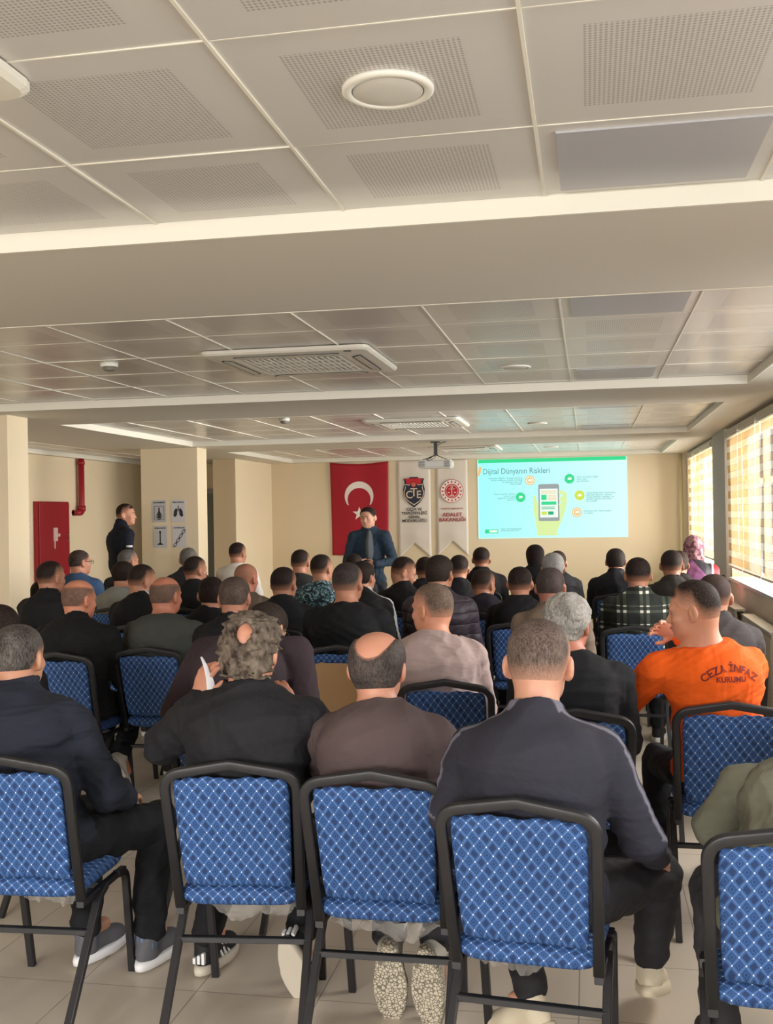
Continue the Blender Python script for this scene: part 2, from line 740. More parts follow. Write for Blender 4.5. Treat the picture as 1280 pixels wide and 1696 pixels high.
def person(label, x, y, rz=0.0, ztop=1.33, hd=(0.0, .05), look=(0, 0, 0), vox=.011, skin=SKIN,
           hair='short', hcol=DARKHAIR, hgrey=(38, 33, 31), top=(28, 29, 33), collar='collar',
           pants=(26, 27, 31), shoe=(30, 30, 32), sole=(225, 225, 222), sock=None, sw=.175, bulk=1.0,
           arms=None, legs=None, stand=False, group=None, neck=None, hs=1.0, wr=.006, band=None,
           bandcol=None, hands=None, topmat=None, feet=None, sleeve=1.0, hip=None, seat=.575, hunch=.045,
           headon=True, seed=0):
    """body built in a frame whose origin is the floor under the hips, facing +Y"""
    R = rotm(*look)
    H = np.array((hd[0], hd[1], ztop - .112 * hs), np.float32)
    # neck base
    if neck is None:
        neck = (hd[0] * .75, hd[1] - .055, ztop - .254 * hs)
    Nk = np.array(neck, np.float32)
    hz = .93 if stand else seat
    C0 = np.array((0, 0, hz), np.float32) if hip is None else np.array(hip, np.float32)
    C1 = C0 + (Nk - C0) * .38 + np.array((0, -hunch * .7, 0), np.float32)
    C2 = C0 + (Nk - C0) * .70 + np.array((0, -hunch, 0), np.float32)
    S = {sx: Nk + np.array((sx * sw, .015, -.092), np.float32) for sx in (-1, 1)}
    A = {}
    for sx in (-1, 1):
        if arms and arms.get(sx):
            A[sx] = [np.array(p, np.float32) for p in arms[sx]]
        elif stand:
            A[sx] = [S[sx] + np.array((sx * .05, -.03, -.29), np.float32), S[sx] + np.array((sx * .055, .04, -.53), np.float32)]
        else:
            A[sx] = [S[sx] * np.array((1, 1, 1), np.float32) + np.array((sx * .045, .10, -.27), np.float32),
                     np.array((sx * .13, .34, hz + .11), np.float32)]
    if legs is None:
        if stand:
            legs = {sx: [(sx * .095, 0, .88), (sx * .10, .02, .50), (sx * .11, -.01, .09)] for sx in (-1, 1)}
        else:
            legs = {sx: [(sx * .10, .02, hz - .02), (sx * .15, .43, .53), (sx * .14, .38, .11)] for sx in (-1, 1)}
    hd_dir = {}
    for sx in (-1, 1):
        if hands and hands.get(sx):
            hd_dir[sx] = hands[sx]
        elif stand:
            hd_dir[sx] = ((0, .10, -1), (sx, 0, 0), 0.35, sx * -1 * -1)
        else:
            hd_dir[sx] = ((-sx * .25, 1, -.15), (sx * .15, .1, 1), 0.25, -sx)
    allp = [H + (0, 0, .13), H - (.13, .15, .13), H + (.13, .15, 0)] + [S[1] + (.12, .1, 0), S[-1] - (.12, .2, 0)]
    for sx in (-1, 1):
        allp += [A[sx][0] + .08, A[sx][0] - .08, A[sx][1] + .14, A[sx][1] - .14]
        for q in legs[sx]:
            allp += [np.array(q) + .12, np.array(q) - .12]
    allp += [C0 - (.26, .24, .16), C0 + (.26, .24, .1), C1 - (.26, .24, 0), C1 + (.26, .24, 0), C2 - (.27, .26, 0), C2 + (.27, .26, 0)]
    ap = np.array(allp)
    lo, hi = ap.min(0) - .03, ap.max(0) + .05
    b_ = bulk
    # ---- the body: one continuous skin from head to feet
    F = Field(lo, hi, vox)
    mr = vox * .78
    head_prims(F, H, R, hs)
    skull = H + R @ np.array((0, -.030, -.055), np.float32) * hs
    F.cap(Nk + np.array((0, -.004, -.02), np.float32), skull, .066 * hs, .060 * hs, .03)
    F.ell(C2, (.145 * b_, .095 * b_, .17), .03)
    F.ell(C1, (.135 * b_, .095 * b_, .16), .05)
    F.ell(C0, (.145 * b_, .105 * b_, .10), .05)
    for sx in (-1, 1):
        F.cap(Nk, S[sx], .045, .048, .04)
        E_, W_ = A[sx]
        F.cap(S[sx], E_, .050, .038, .02)
        F.cap(E_, W_, .038, .026, .01)
        d_, n_, cu, sd = hd_dir[sx]
        hand_prims(F, W_, d_, n_, sd, cu, minr=mr, sc=hs)
        lg = [np.array(q, np.float32) for q in legs[sx]]
        F.cap(lg[0], lg[1], .075, .052, .03)
        F.cap(lg[1], lg[2], .052, .034, .01)
        F.cap(lg[2], lg[2] + np.array((0, .10, -.045), np.float32) if not feet else lg[2] + np.array(feet[sx][0], np.float32) * .10,
              .034, .028, .01)
    root = link_obj('person', F.mesh('body'), skin_mat(skin))
    root.location = (x, y, 0)
    root.rotation_euler = (0, 0, math.radians(rz))
    tag(root, label, 'person', group)
    # ---- shirt, jacket or sweater
    t0 = Nk + np.array((0, -.008, .0), np.float32)
    F = Field(lo, hi, vox)
    F.ell(C2, (.178 * b_, .122 * b_, .185), 0)
    F.ell(C2 + np.array((0, -.02, .05), np.float32), (.165 * b_, .10 * b_, .12), .05)
    F.ell(C1, (.172 * b_, .130 * b_, .17), .06)
    F.ell(C0 + np.array((0, 0, .03), np.float32), (.182 * b_, .142 * b_, .115), .06)
    for sx in (-1, 1):
        F.cap(t0 + np.array((0, 0, -.015), np.float32), S[sx] + np.array((-sx * .01, 0, .0), np.float32), .062, .062, .05)
        E_, W_ = A[sx]
        F.cap(S[sx], E_, .070 * (.5 + .5 * b_), .058 * (.5 + .5 * b_), .035)
        We = E_ + (W_ - E_) * sleeve
        F.cap(E_, We, .056 * (.5 + .5 * b_), .041 + .01 * (sleeve < 1), .015)
    nd = (skull - Nk) / np.linalg.norm(skull - Nk)
    neck_h = {'collar': .050, 'crew': .014, 'polo': .035, 'hood': .045, 'high': .065}.get(collar, .02)
    neck_r = {'collar': .078, 'crew': .074, 'polo': .076, 'hood': .085, 'high': .076}.get(collar, .074) * hs
    F.cap(Nk + nd * (-.02), Nk + nd * neck_h, neck_r + .010, neck_r, .02)
    # opening of the collar: everything beyond a plane across the neck, and the bore round the neck itself
    xx, yy, zz = F.coords()
    cut = Nk + nd * neck_h
    dn = nd[0] * (xx - cut[0]) + nd[1] * (yy - cut[1]) + nd[2] * (zz - cut[2])
    near = np.sqrt((xx - cut[0]) ** 2 + (yy - cut[1]) ** 2 + (zz - cut[2]) ** 2) - .125
    F.D = np.maximum(F.D, -np.maximum(-dn, near))
    wr_field(F, wr, seed)
    F.cap(Nk + nd * (neck_h - .012), Nk + nd * (neck_h + .05), neck_r - .009, neck_r - .009, .0, sub=True)
    if collar == 'hood':
        F.ell(Nk + np.array((0, -.075, .0), np.float32), (.105, .055, .055), .03)
    sel = {'band': lambda p: np.zeros(len(p))}
    if band:
        def fn(p):
            out = np.zeros(len(p))
            for sx in (-1, 1):
                if sx not in band['sides']:
                    continue
                pts = [t0, S[sx], A[sx][0], A[sx][1]]
                best = np.full(len(p), 9.0)
                bo = np.zeros(len(p))
                for a, b in zip(pts[:-1], pts[1:]):
                    ab = b - a
                    t = np.clip(((p - a) @ ab) / (ab @ ab), 0, 1)
                    q = a + t[:, None] * ab
                    dv = p - q
                    dd = np.linalg.norm(dv, axis=1)
                    u = ab / np.linalg.norm(ab)
                    # direction "outwards": perpendicular to the limb inside the x-z plane
                    o = np.array((u[2] * -1, 0, u[0])) * -1.0
                    o = np.array((sx * abs(o[0]) + 0, 0, abs(o[2]) if abs(u[0]) > abs(u[2]) else o[2] * 0 + .2))
                    o /= np.linalg.norm(o)
                    o = o - u * (o @ u)
                    o /= np.linalg.norm(o)
                    bk = np.cross(u, o) * sx
                    lat = dv @ bk
                    outw = dv @ o
                    m = dd < best
                    best[m] = dd[m]
                    bo[m] = np.where(outw[m] > 0, lat[m], 9)
                for off in band['off']:
                    out = np.maximum(out, np.clip((band['w'] - np.abs(bo - off)) / .005 + .5, 0, 1))
            return out
        sel = {'band': fn}
    tm = topmat or cloth(top, stripe=bandcol if band else None)
    topo = link_obj('jacket' if collar in ('collar', 'high') else 'shirt', F.mesh('top', sel), tm, root)
    # ---- trousers
    F = Field(lo, hi, max(vox, .009))
    F.ell(C0 + np.array((0, 0, -.02), np.float32), (.175 * b_, .135 * b_, .105), 0)
    for sx in (-1, 1):
        lg = [np.array(q, np.float32) for q in legs[sx]]
        F.cap(lg[0], lg[1], .092, .072, .03)
        e = lg[1] + (lg[2] - lg[1]) * .93
        F.cap(lg[1], e, .070, .056, .015)
    wr_field(F, wr * 1.3, seed + 5)
    link_obj('trousers', F.mesh('trousers'), cloth(pants), root)
    # ---- shoes
    um = shoe if not isinstance(shoe, tuple) else plain('shoe_upper', shoe, .75, bmp=.2)
    sm = sole if not isinstance(sole, tuple) else plain('rubber_sole', sole, .55)
    for sx in (-1, 1):
        an = legs[sx][2]
        f_, u_ = feet[sx] if feet else ((sx * .15, 1, 0), (0, 0, 1))
        place_shoe(root, an, f_, u_, um, sm)
        if sock:
            bm = bmesh.new()
            dv = (Vector(legs[sx][1]) - Vector(an)).normalized()
            p0 = Vector(an) - Vector(u_).normalized() * .03
            sweep(bm, [p0, Vector(an), Vector(an) + dv * .06, Vector(an) + dv * .12], .088, .088, ref=(0, 1, .01), n=14, power=2)
            bm_obj('sock', bm, plain('sock_knit', sock, .9, bmp=.3), root)
    # ---- hair
    if hair not in ('none', 'bald'):
        add_hair(root, H, R, hs, hair, hcol, hgrey, skin, min(vox, .0085) if vox > .007 else vox, seed)
    return root, topo, dict(H=H, R=R, Nk=Nk, S=S, A=A)


def add_hair(root, H, R, hs, kind, hcol, hgrey, skin, vox, seed=0):
    th, up = {'short': (.007, .012), 'buzz': (.0035, .004), 'fade': (.004, .014), 'thick': (.013, .024), 'wavy': (.020, .024),
              'curly': (.012, .012), 'rim': (.011, .006), 'thinrim': (.0045, .004), 'long': (.02, .02), 'shaved': (.003, .003)}[kind]
    F = Field(H - .19, H + .19, vox)

    def P(x, y, z):
        return H + R @ (np.array((x, y, z), np.float32) * hs)

    def r(*a):
        return [v * hs for v in a]
    F.ell(P(0, -.010, .022 + (up - th) * .5), r(.079 + th, .097 + th, .081 + (up + th) * .5), 0, R)
    for sx in (-1, 1):
        F.ell(P(sx * .017, -.016, .030), r(.062 + th, .088 + th, .074 + th), .02, R)
    F.ell(P(0, -.036, -.022), r(.070 + th, .066 + th, .072 + th), .03, R)
    if kind in ('long', 'curly', 'wavy'):
        F.ell(P(0, -.045, -.055), r(.078, .062, .070 if kind != 'curly' else .075), .03, R)
    if kind == 'long':
        F.cap(P(0, -.05, -.05), P(0, -.075, -.22), .075, .07, .03)
    x, y, z = F.coords()
    px, py, pz = x - H[0], y - H[1], z - H[2]
    lx = (px * R[0, 0] + py * R[1, 0] + pz * R[2, 0]) / hs
    ly = (px * R[0, 1] + py * R[1, 1] + pz * R[2, 1]) / hs
    lz = (px * R[0, 2] + py * R[1, 2] + pz * R[2, 2]) / hs
    if kind in ('thick', 'wavy', 'curly'):
        amp = {'thick': .004, 'wavy': .006, 'curly': .011}[kind]
        fr = {'thick': 90, 'wavy': 75, 'curly': 85}[kind]
        rs = np.random.RandomState(seed + 3)
        n = 0
        for i in range(3):
            k = rs.normal(size=3) * fr * (0.6 + .35 * i)
            k2 = rs.normal(size=3) * fr * .5
            n = n + np.sin(k[0] * lx + k[1] * ly + k[2] * lz + 1.8 * np.sin(k2[0] * lx + k2[1] * ly + k2[2] * lz))
        F.D -= (amp * n / 1.6).astype(np.float32)
    if kind in ('rim', 'thinrim'):
        # bald crown: an ellipsoid opening over the top
        if kind == 'rim':
            k0 = np.sqrt((lx / .058) ** 2 + ((ly + .030) / .112) ** 2 + ((lz - .085) / .075) ** 2)
        else:
            k0 = np.sqrt((lx / .080) ** 2 + (ly / .114) ** 2 + ((lz - .125) / .100) ** 2)
        F.D = np.maximum(F.D + np.clip((1.28 - k0) / .28, 0, 1) * (th + .001), (1 - k0) * .07)
    low = {'long': -.5, 'curly': -.075, 'wavy': -.03, 'rim': -.012, 'thinrim': -.004}.get(kind, 0.0)
    zl = hair_line(ly) + np.where(ly < -.02, low, 0)
    F.D = np.maximum(F.D, (zl - lz) * .7 * hs)
    if kind == 'curly':
        k0 = np.sqrt(((lx - .014) / .026) ** 2 + ((ly + .105) / .060) ** 2 + ((lz - .048) / .034) ** 2)
        F.D = np.maximum(F.D, (1 - k0) * .03)
    locks = {'curly': 250, 'rim': 200, 'thick': 260}.get(kind, 0) if vox < .0075 else 0
    rs = np.random.RandomState(seed + 11)
    for i in range(locks):
        th_ = rs.uniform(0, 2 * PI)
        if kind == 'rim':
            ph = rs.uniform(.95, 1.75)
            n_, st, r0, wav = 5, .055, .0042, .10
        elif kind == 'thick':
            ph = rs.uniform(.0, 1.35)
            n_, st, r0, wav = 6, .07, .0055, .12
        else:
            ph = rs.uniform(.15, 1.9)
            n_, st, r0, wav = 11, .095, .0078, .15
        side = abs(math.cos(th_)) > .75
        pr = None
        f0, f1 = rs.uniform(0, 6), rs.uniform(1.1, 1.9)
        for k in range(n_ + 1):
            t_ = ph + st * k
            g = 1.0 + (.05 if kind != 'curly' else .10) + (.02 * math.sin(k * f1 * 1.7 + f0) if kind == 'curly' else .03 * k / n_)
            a_ = th_ + wav * math.sin(k * f1 + f0) * (1.4 if kind == 'curly' else .5) + (.04 * k if kind == 'thick' else 0)
            tt = min(t_, 1.75)
            q = np.array((.078 * g * math.sin(tt) * math.cos(a_), -.012 + .098 * g * math.sin(tt) * math.sin(a_), .020 + .092 * g * math.cos(tt) - .085 * max(0, t_ - 1.75)))
            lim = hair_line(q[1]) + (low if q[1] < -.02 else 0)
            if q[2] < lim or (kind == 'curly' and ((q[0] - .014) / .029) ** 2 + ((q[1] + .105) / .060) ** 2 + ((q[2] - .048) / .038) ** 2 < 1):
                break
            if kind == 'rim' and (q[0] / .058) ** 2 + ((q[1] + .030) / .112) ** 2 + ((q[2] - .085) / .075) ** 2 < 1.05:
                break
            w_ = P(*q)
            if pr is not None:
                F.cap(pr, w_, r0 * (1 - .5 * (k - 1) / n_), r0 * (1 - .5 * k / n_), .003)
            pr = w_
    fl = {'fade': .085, 'buzz': .045, 'thinrim': .05, 'rim': .02, 'shaved': .09}.get(kind, .012)

    def fade(p):
        q = (p - H) @ R / hs
        zlq = hair_line(q[:, 1]) + np.where(q[:, 1] < -.02, low, 0)
        f = np.clip((q[:, 2] - zlq - (.012 if kind == 'fade' else 0)) / fl, 0, 1)
        if kind in ('fade', 'buzz'):
            front = np.clip((q[:, 1] - .02) / .04, 0, 1) * np.clip((q[:, 2] - .045) / .02, 0, 1)
            f = np.maximum(f, front)
        if kind in ('rim', 'thinrim'):
            if kind == 'rim':
                k0 = np.sqrt((q[:, 0] / .058) ** 2 + ((q[:, 1] + .030) / .112) ** 2 + ((q[:, 2] - .085) / .075) ** 2)
                f *= np.clip((k0 - 1.0) / .16, 0, 1)
            else:
                k0 = np.sqrt((q[:, 0] / .080) ** 2 + (q[:, 1] / .114) ** 2 + ((q[:, 2] - .125) / .100) ** 2)
                f *= np.clip((k0 - 1.0) / .25, 0, 1) * .9
        if kind == 'shaved':
            f *= .7
        return f
    if kind == 'curly':
        o = link_obj('hair', F.mesh('hair', {'fade': fade}), hair_mat(hcol, hgrey, skin, (48, 48, 26)), root)
    else:
        o = link_obj('hair', F.mesh('hair', {'fade': fade}), hair_mat(hcol, hgrey, skin), root)
    return o


# ------------------------------------------------------------------ the room
ZS, ZH = 2.564, 2.622          # soffit and tile field heights
XR, XL, YW, YB = 1.50, -7.1, 16.6, -6.0
M_WALL = plain('cream_wall_paint', (226, 210, 180), .75, var=.03, vscale=1.2, bmp=.05, bscale=60)
M_WALLR = plain('cream_wall_paint_window_side', (220, 210, 188), .75, var=.03, vscale=1.2)
M_SOFF = plain('soffit_paint', (214, 209, 197), .55, var=.03, vscale=.8)
M_TRIM = plain('white_edge_trim', (230, 226, 212), .5)
M_WHITE = plain('white_plastic', (232, 230, 220), .4)
M_BLACK = plain('black_plastic', (22, 22, 24), .45)
M_GREY = plain('grey_paint', (150, 148, 142), .5)


def floor_mat():
    m, nt, b = new_mat('beige_floor_tiles')
    t = N(nt, 'ShaderNodeTexCoord')
    br = N(nt, 'ShaderNodeTexBrick')
    br.offset = 0.0
    br.inputs['Scale'].default_value = 1.0
    br.inputs['Brick Width'].default_value = 0.45
    br.inputs['Row Height'].default_value = 0.45
    br.inputs['Mortar Size'].default_value = 0.0025
    br.inputs['Mortar Smooth'].default_value = 0.1
    br.inputs['Color1'].default_value = lin((218, 206, 190))
    br.inputs['Color2'].default_value = lin((212, 200, 184))
    br.inputs['Mortar'].default_value = lin((150, 140, 128))
    mp = N(nt, 'ShaderNodeMapping')
    mp.inputs['Location'].default_value = (0.06, 0.02, 0)
    nt.links.new(t.outputs['Object'], mp.inputs['Vector'])
    nt.links.new(mp.outputs[0], br.inputs['Vector'])
    f = noise(nt, 3.0, 6)
    nt.links.new(mixc(nt, math_node(nt, 'MULTIPLY', f, .35), br.outputs['Color'], lin((194, 180, 162))), b.inputs['Base Color'])
    b.inputs['Roughness'].default_value = 0.32
    bump(nt, b, math_node(nt, 'SUBTRACT', 1.0, br.outputs['Fac']), .3, .002)
    return m


def tile_mat():
    """painted metal ceiling panels, 0.6 m, with a perforated middle and dull handling marks"""
    m, nt, b = new_mat('perforated_ceiling_panel')
    t = N(nt, 'ShaderNodeTexCoord')
    s = N(nt, 'ShaderNodeSeparateXYZ')
    nt.links.new(t.outputs['UV'], s.inputs[0])

    def inside(o, lo, hi):
        return math_node(nt, 'MULTIPLY', math_node(nt, 'GREATER_THAN', o, lo), math_node(nt, 'LESS_THAN', o, hi))
    reg = math_node(nt, 'MULTIPLY', inside(s.outputs[0], .19, .81), inside(s.outputs[1], .16, .84))

    def comb(o, n):
        return math_node(nt, 'SINE', math_node(nt, 'MULTIPLY', o, 2 * PI * n))
    d = math_node(nt, 'GREATER_THAN', math_node(nt, 'ADD', comb(s.outputs[0], 58), comb(s.outputs[1], 58)), .35)
    hole = math_node(nt, 'MULTIPLY', reg, d)
    f = noise(nt, 2.2, 6)
    f2 = noise(nt, 3.0, 5, mapscale=(1, .35, 1))
    base = mixc(nt, f, lin((204, 201, 195)), lin((216, 213, 208)))
    sm = N(nt, 'ShaderNodeClamp')
    nt.links.new(math_node(nt, 'MULTIPLY_ADD', f2, 5.0, -2.9), sm.inputs[0])
    base = mixc(nt, math_node(nt, 'MULTIPLY', sm.outputs[0], .25), base, lin((222, 216, 204)))
    nt.links.new(mixc(nt, math_node(nt, 'MULTIPLY', hole, .55), base, lin((120, 116, 110))), b.inputs['Base Color'])
    b.inputs['Roughness'].default_value = 0.30
    nt.links.new(math_node(nt, 'MULTIPLY_ADD', f2, .12, .26), b.inputs['Roughness'])
    b.inputs['Specular IOR Level'].default_value = .6
    b.inputs['Coat Weight'].default_value = .15
    b.inputs['Coat Roughness'].default_value = .15
    return m


M_TILE = tile_mat()
M_PANEL = plain('led_panel_diffuser', (176, 176, 180), .35)

struct(box_obj('floor', XL - .2, XR + .2, YB - .2, YW + .2, -.12, 0, floor_mat()))
struct(box_obj('wall_back', XL - .2, XR + .3, YW, YW + .2, 0, 2.95, M_WALL))
struct(box_obj('wall_left', XL - .2, XL, YB, YW, 0, 2.95, M_WALL))

# rear wall (behind the camera) with two assumed window openings that let the added fill lamps in
bm = bmesh.new()
xs = [XL - .2, -5.7, -3.5, -2.7, -.5, XR + .2]
for i in range(5):
    if i in (1, 3):
        box(bm, xs[i], xs[i + 1], YB - .2, YB, 0, .7)
        box(bm, xs[i], xs[i + 1], YB - .2, YB, 2.5, 2.95)
    else:
        box(bm, xs[i], xs[i + 1], YB - .2, YB, 0, 2.95)
struct(bm_obj('wall_rear', bm, M_WALL))

# window wall
bm = bmesh.new()
ys = [YB - .2] + sorted([v for wn in WIN for v in wn]) + [YW + .2]
for i in range(len(ys) - 1):
    if i % 2 == 0:
        box(bm, XR, XR + .3, ys[i], ys[i + 1], 0, 2.95)
    else:
        box(bm, XR, XR + .3, ys[i], ys[i + 1], 0, .98)
        box(bm, XR, XR + .3, ys[i], ys[i + 1], 2.52, 2.95)
struct(bm_obj('wall_right', bm, M_WALLR))

M_ALU = plain('window_frame_white', (208, 208, 204), .4)


def glass_mat():
    m = bpy.data.materials.new('window_glass')
    m.use_nodes = True
    nt = m.node_tree
    nt.nodes.clear()
    o = N(nt, 'ShaderNodeOutputMaterial')
    tr = N(nt, 'ShaderNodeBsdfTransparent')
    gl = N(nt, 'ShaderNodeBsdfGlossy')
    gl.inputs['Roughness'].default_value = .02
    mx = N(nt, 'ShaderNodeMixShader')
    mx.inputs[0].default_value = .06
    nt.links.new(tr.outputs[0], mx.inputs[1])
    nt.links.new(gl.outputs[0], mx.inputs[2])
    nt.links.new(mx.outputs[0], o.inputs[0])
    return m


M_GLASS = glass_mat()
for k, (a, b) in enumerate(WIN):
    wd = struct(empty('window_%d' % (k + 1), (XR + .2, (a + b) / 2, 1.0)))
    bm = bmesh.new()
    L = (b - a) / 2
    for y0, y1, z0, z1 in ((-L, L, -.02, .05), (-L, L, 1.46, 1.52), (-L, -L + .06, .05, 1.46), (L - .06, L, .05, 1.46),
                           (-L / 3 - .03, -L / 3 + .03, .05, 1.46), (L / 3 - .03, L / 3 + .03, .05, 1.46),
                           (-L + .06, L - .06, .95, 1.0)):
        box(bm, -.03, .03, y0, y1, z0, z1)
    struct(bm_obj('window_frame', bm, M_ALU, wd))
    bm = bmesh.new()
    box(bm, -.004, .004, -L + .03, L - .03, .03, 1.48)
    struct(bm_obj('window_pane', bm, M_GLASS, wd))
    bm = bmesh.new()
    box(bm, -.24, .03, -L + .01, L - .01, -.05, -.021)
    struct(bm_obj('window_sill', bm, plain('marble_sill', (205, 208, 212), .25, var=.05), wd))

# columns and wall stub on the left
def pillar(name, x0, x1, y0, y1, n):
    return struct(box_obj('wall_pillar_%d' % n if False else name, x0, x1, y0, y1, 0, ZS, M_WALL, bev=.004))


pillar('trim_1', -5.30, -4.62, 7.80, 8.12, 1)
pillar('trim_2', -5.43, -4.69, 12.20, 12.52, 2)
pillar('trim_3', -5.45, -5.10, 14.80, 16.6, 3)

# ceiling: soffit with recessed tile fields
REC = [(-4.70, 1.10, -1.2, 3.10), (-4.70, 1.10, 4.29, 7.57), (-4.70, 1.10, 8.79, 12.06), (-4.70, 1.10, 13.27, 16.40)]
AIS = (-6.98, -6.0, 2.4, 16.35)
bm = bmesh.new()
xa, xb = XL - .2, XR + .3
yc = [YB - .2] + [v for r in REC for v in r[2:]] + [YW + .2]
for i in range(len(yc) - 1):
    if i % 2 == 0:
        box(bm, -5.45, xb, yc[i], yc[i + 1], ZS, ZS + .3)
    else:
        box(bm, -5.45, -4.70, yc[i], yc[i + 1], ZS, ZS + .3)
        box(bm, 1.10, xb, yc[i], yc[i + 1], ZS, ZS + .3)
        box(bm, -4.70, 1.10, yc[i], yc[i + 1], ZH + .03, ZS + .3)
box(bm, xa, AIS[0], YB - .2, YW + .2, ZS, ZS + .3)
box(bm, AIS[1], -5.45, YB - .2, YW + .2, ZS, ZS + .3)
box(bm, AIS[0], AIS[1], YB - .2, AIS[2], ZS, ZS + .3)
box(bm, AIS[0], AIS[1], AIS[3], YW + .2, ZS, ZS + .3)
box(bm, AIS[0], AIS[1], AIS[2], AIS[3], ZH + .03, ZS + .3)
struct(bm_obj('ceiling', bm, M_SOFF))

bm = bmesh.new()
for x0, x1, y0, y1 in REC + [AIS]:
    t = .012
    for a in ((x0, x1, y0 - .001, y0 + t), (x0, x1, y1 - t, y1 + .001), (x0 - .001, x0 + t, y0, y1), (x1 - t, x1 + .001, y0, y1)):
        box(bm, a[0], a[1], a[2], a[3], ZS - .002, ZH + .02)
struct(bm_obj('trim_4', bm, M_TRIM))


def tile_field(rect, rows, led, seed):
    """panels of one recess as one mesh, each with its own slight sag; rows = Y of the joints"""
    x0, x1, y0, y1 = rect
    rs = random.Random(seed)
    bm = bmesh.new()
    uv = bm.loops.layers.uv.new('uv')
    xl = [x0 + .012]
    k = math.ceil((x0 - 1.09) / .6)
    while 1.09 + .6 * k < x1 - .1:
        if 1.09 + .6 * k > x0 + .08:
            xl.append(1.09 + .6 * k)
        k += 1
    xl.append(x1 - .012)
    rl = [y0 + .012] + [r for r in rows if y0 + .1 < r < y1 - .05] + [y1 - .012]
    for i in range(len(xl) - 1):
        for j in range(len(rl) - 1):
            a, b, c, d = xl[i] + .0025, xl[i + 1] - .0025, rl[j] + .002, rl[j + 1] - .002
            cx = (a + b) / 2
            isled = any(abs(cx - lx) < .2 and abs((c + d) / 2 - ly) < .2 for lx, ly in led)
            tx, ty, dz = rs.gauss(0, .0022), rs.gauss(0, .0030), rs.uniform(-.001, .001)
            n = 5
            g = {}
            for u in range(n + 1):
                for v in range(n + 1):
                    X, Y = a + (b - a) * u / n, c + (d - c) * v / n
                    su, sv = 2 * u / n - 1, 2 * v / n - 1
                    z = ZH + dz + tx * (X - cx) + ty * (Y - (c + d) / 2) - .0022 * (1 - su * su) * (1 - sv * sv)
                    g[u, v] = bm.verts.new((X, Y, z))
            for u in range(n):
                for v in range(n):
                    f = bm.faces.new((g[u, v], g[u, v + 1], g[u + 1, v + 1], g[u + 1, v]))
                    f.smooth = True
                    f.material_index = 0
                    cc = ((u, v), (u, v + 1), (u + 1, v + 1), (u + 1, v))
                    for lp, (p, q) in zip(f.loops, cc):
                        if isled:
                            lp[uv].uv = (0, 0)
                        else:
                            lp[uv].uv = (p / n, q / n)
            if isled:
                box(bm, a + .045, b - .045, c + .045, d - .045, ZH - .006, ZH + .01, 2)
    # bright carrier profiles along the joints
    for x in xl[1:-1]:
        box(bm, x - .004, x + .004, y0 + .012, y1 - .012, ZH - .005, ZH + .012, 1)
    for y in rl[1:-1]:
        box(bm, x0 + .012, x1 - .012, y - .0022, y + .0022, ZH - .0022, ZH + .012, 1)
    box(bm, x0, x1, y0, y1, ZH + .013, ZH + .03, 3)
    return struct(bm_obj('ceiling', bm, [M_TILE, M_TRIM, M_PANEL, M_GREY]))


tile_field(REC[0], [1.93 - .6 * i for i in range(6)][::-1] + [2.53], [(.19, 2.8)], 1)
tile_field(REC[1], [4.47 + .6 * i for i in range(6)], [(.19, 4.78), (.19, 7.2)], 2)
tile_field(REC[2], [8.98 + .6 * i for i in range(6)], [(.19, 9.28), (.19, 11.7)], 3)
tile_field(REC[3], [13.46 + .6 * i for i in range(6)], [(.19, 13.8)], 4)
tile_field(AIS, [2.4 + .6 * i for i in range(24)], [], 5)

# a grey service door in the passage behind the second column
dr = struct(empty('door_1', (-6.1, YW - .03, 0)))
bm = bmesh.new()
box(bm, -.45, .45, 0, .03, .02, 2.1)
struct(bm_obj('door_leaf', bm, plain('door_grey_green', (116, 122, 112), .5), dr))
bm = bmesh.new()
for a in ((-.53, -.45, 0, 2.18), (.45, .53, 0, 2.18), (-.45, .45, 2.1, 2.18)):
    box(bm, a[0], a[1], -.02, .03, a[2], a[3])
struct(bm_obj('door_frame', bm, M_GREY, dr))

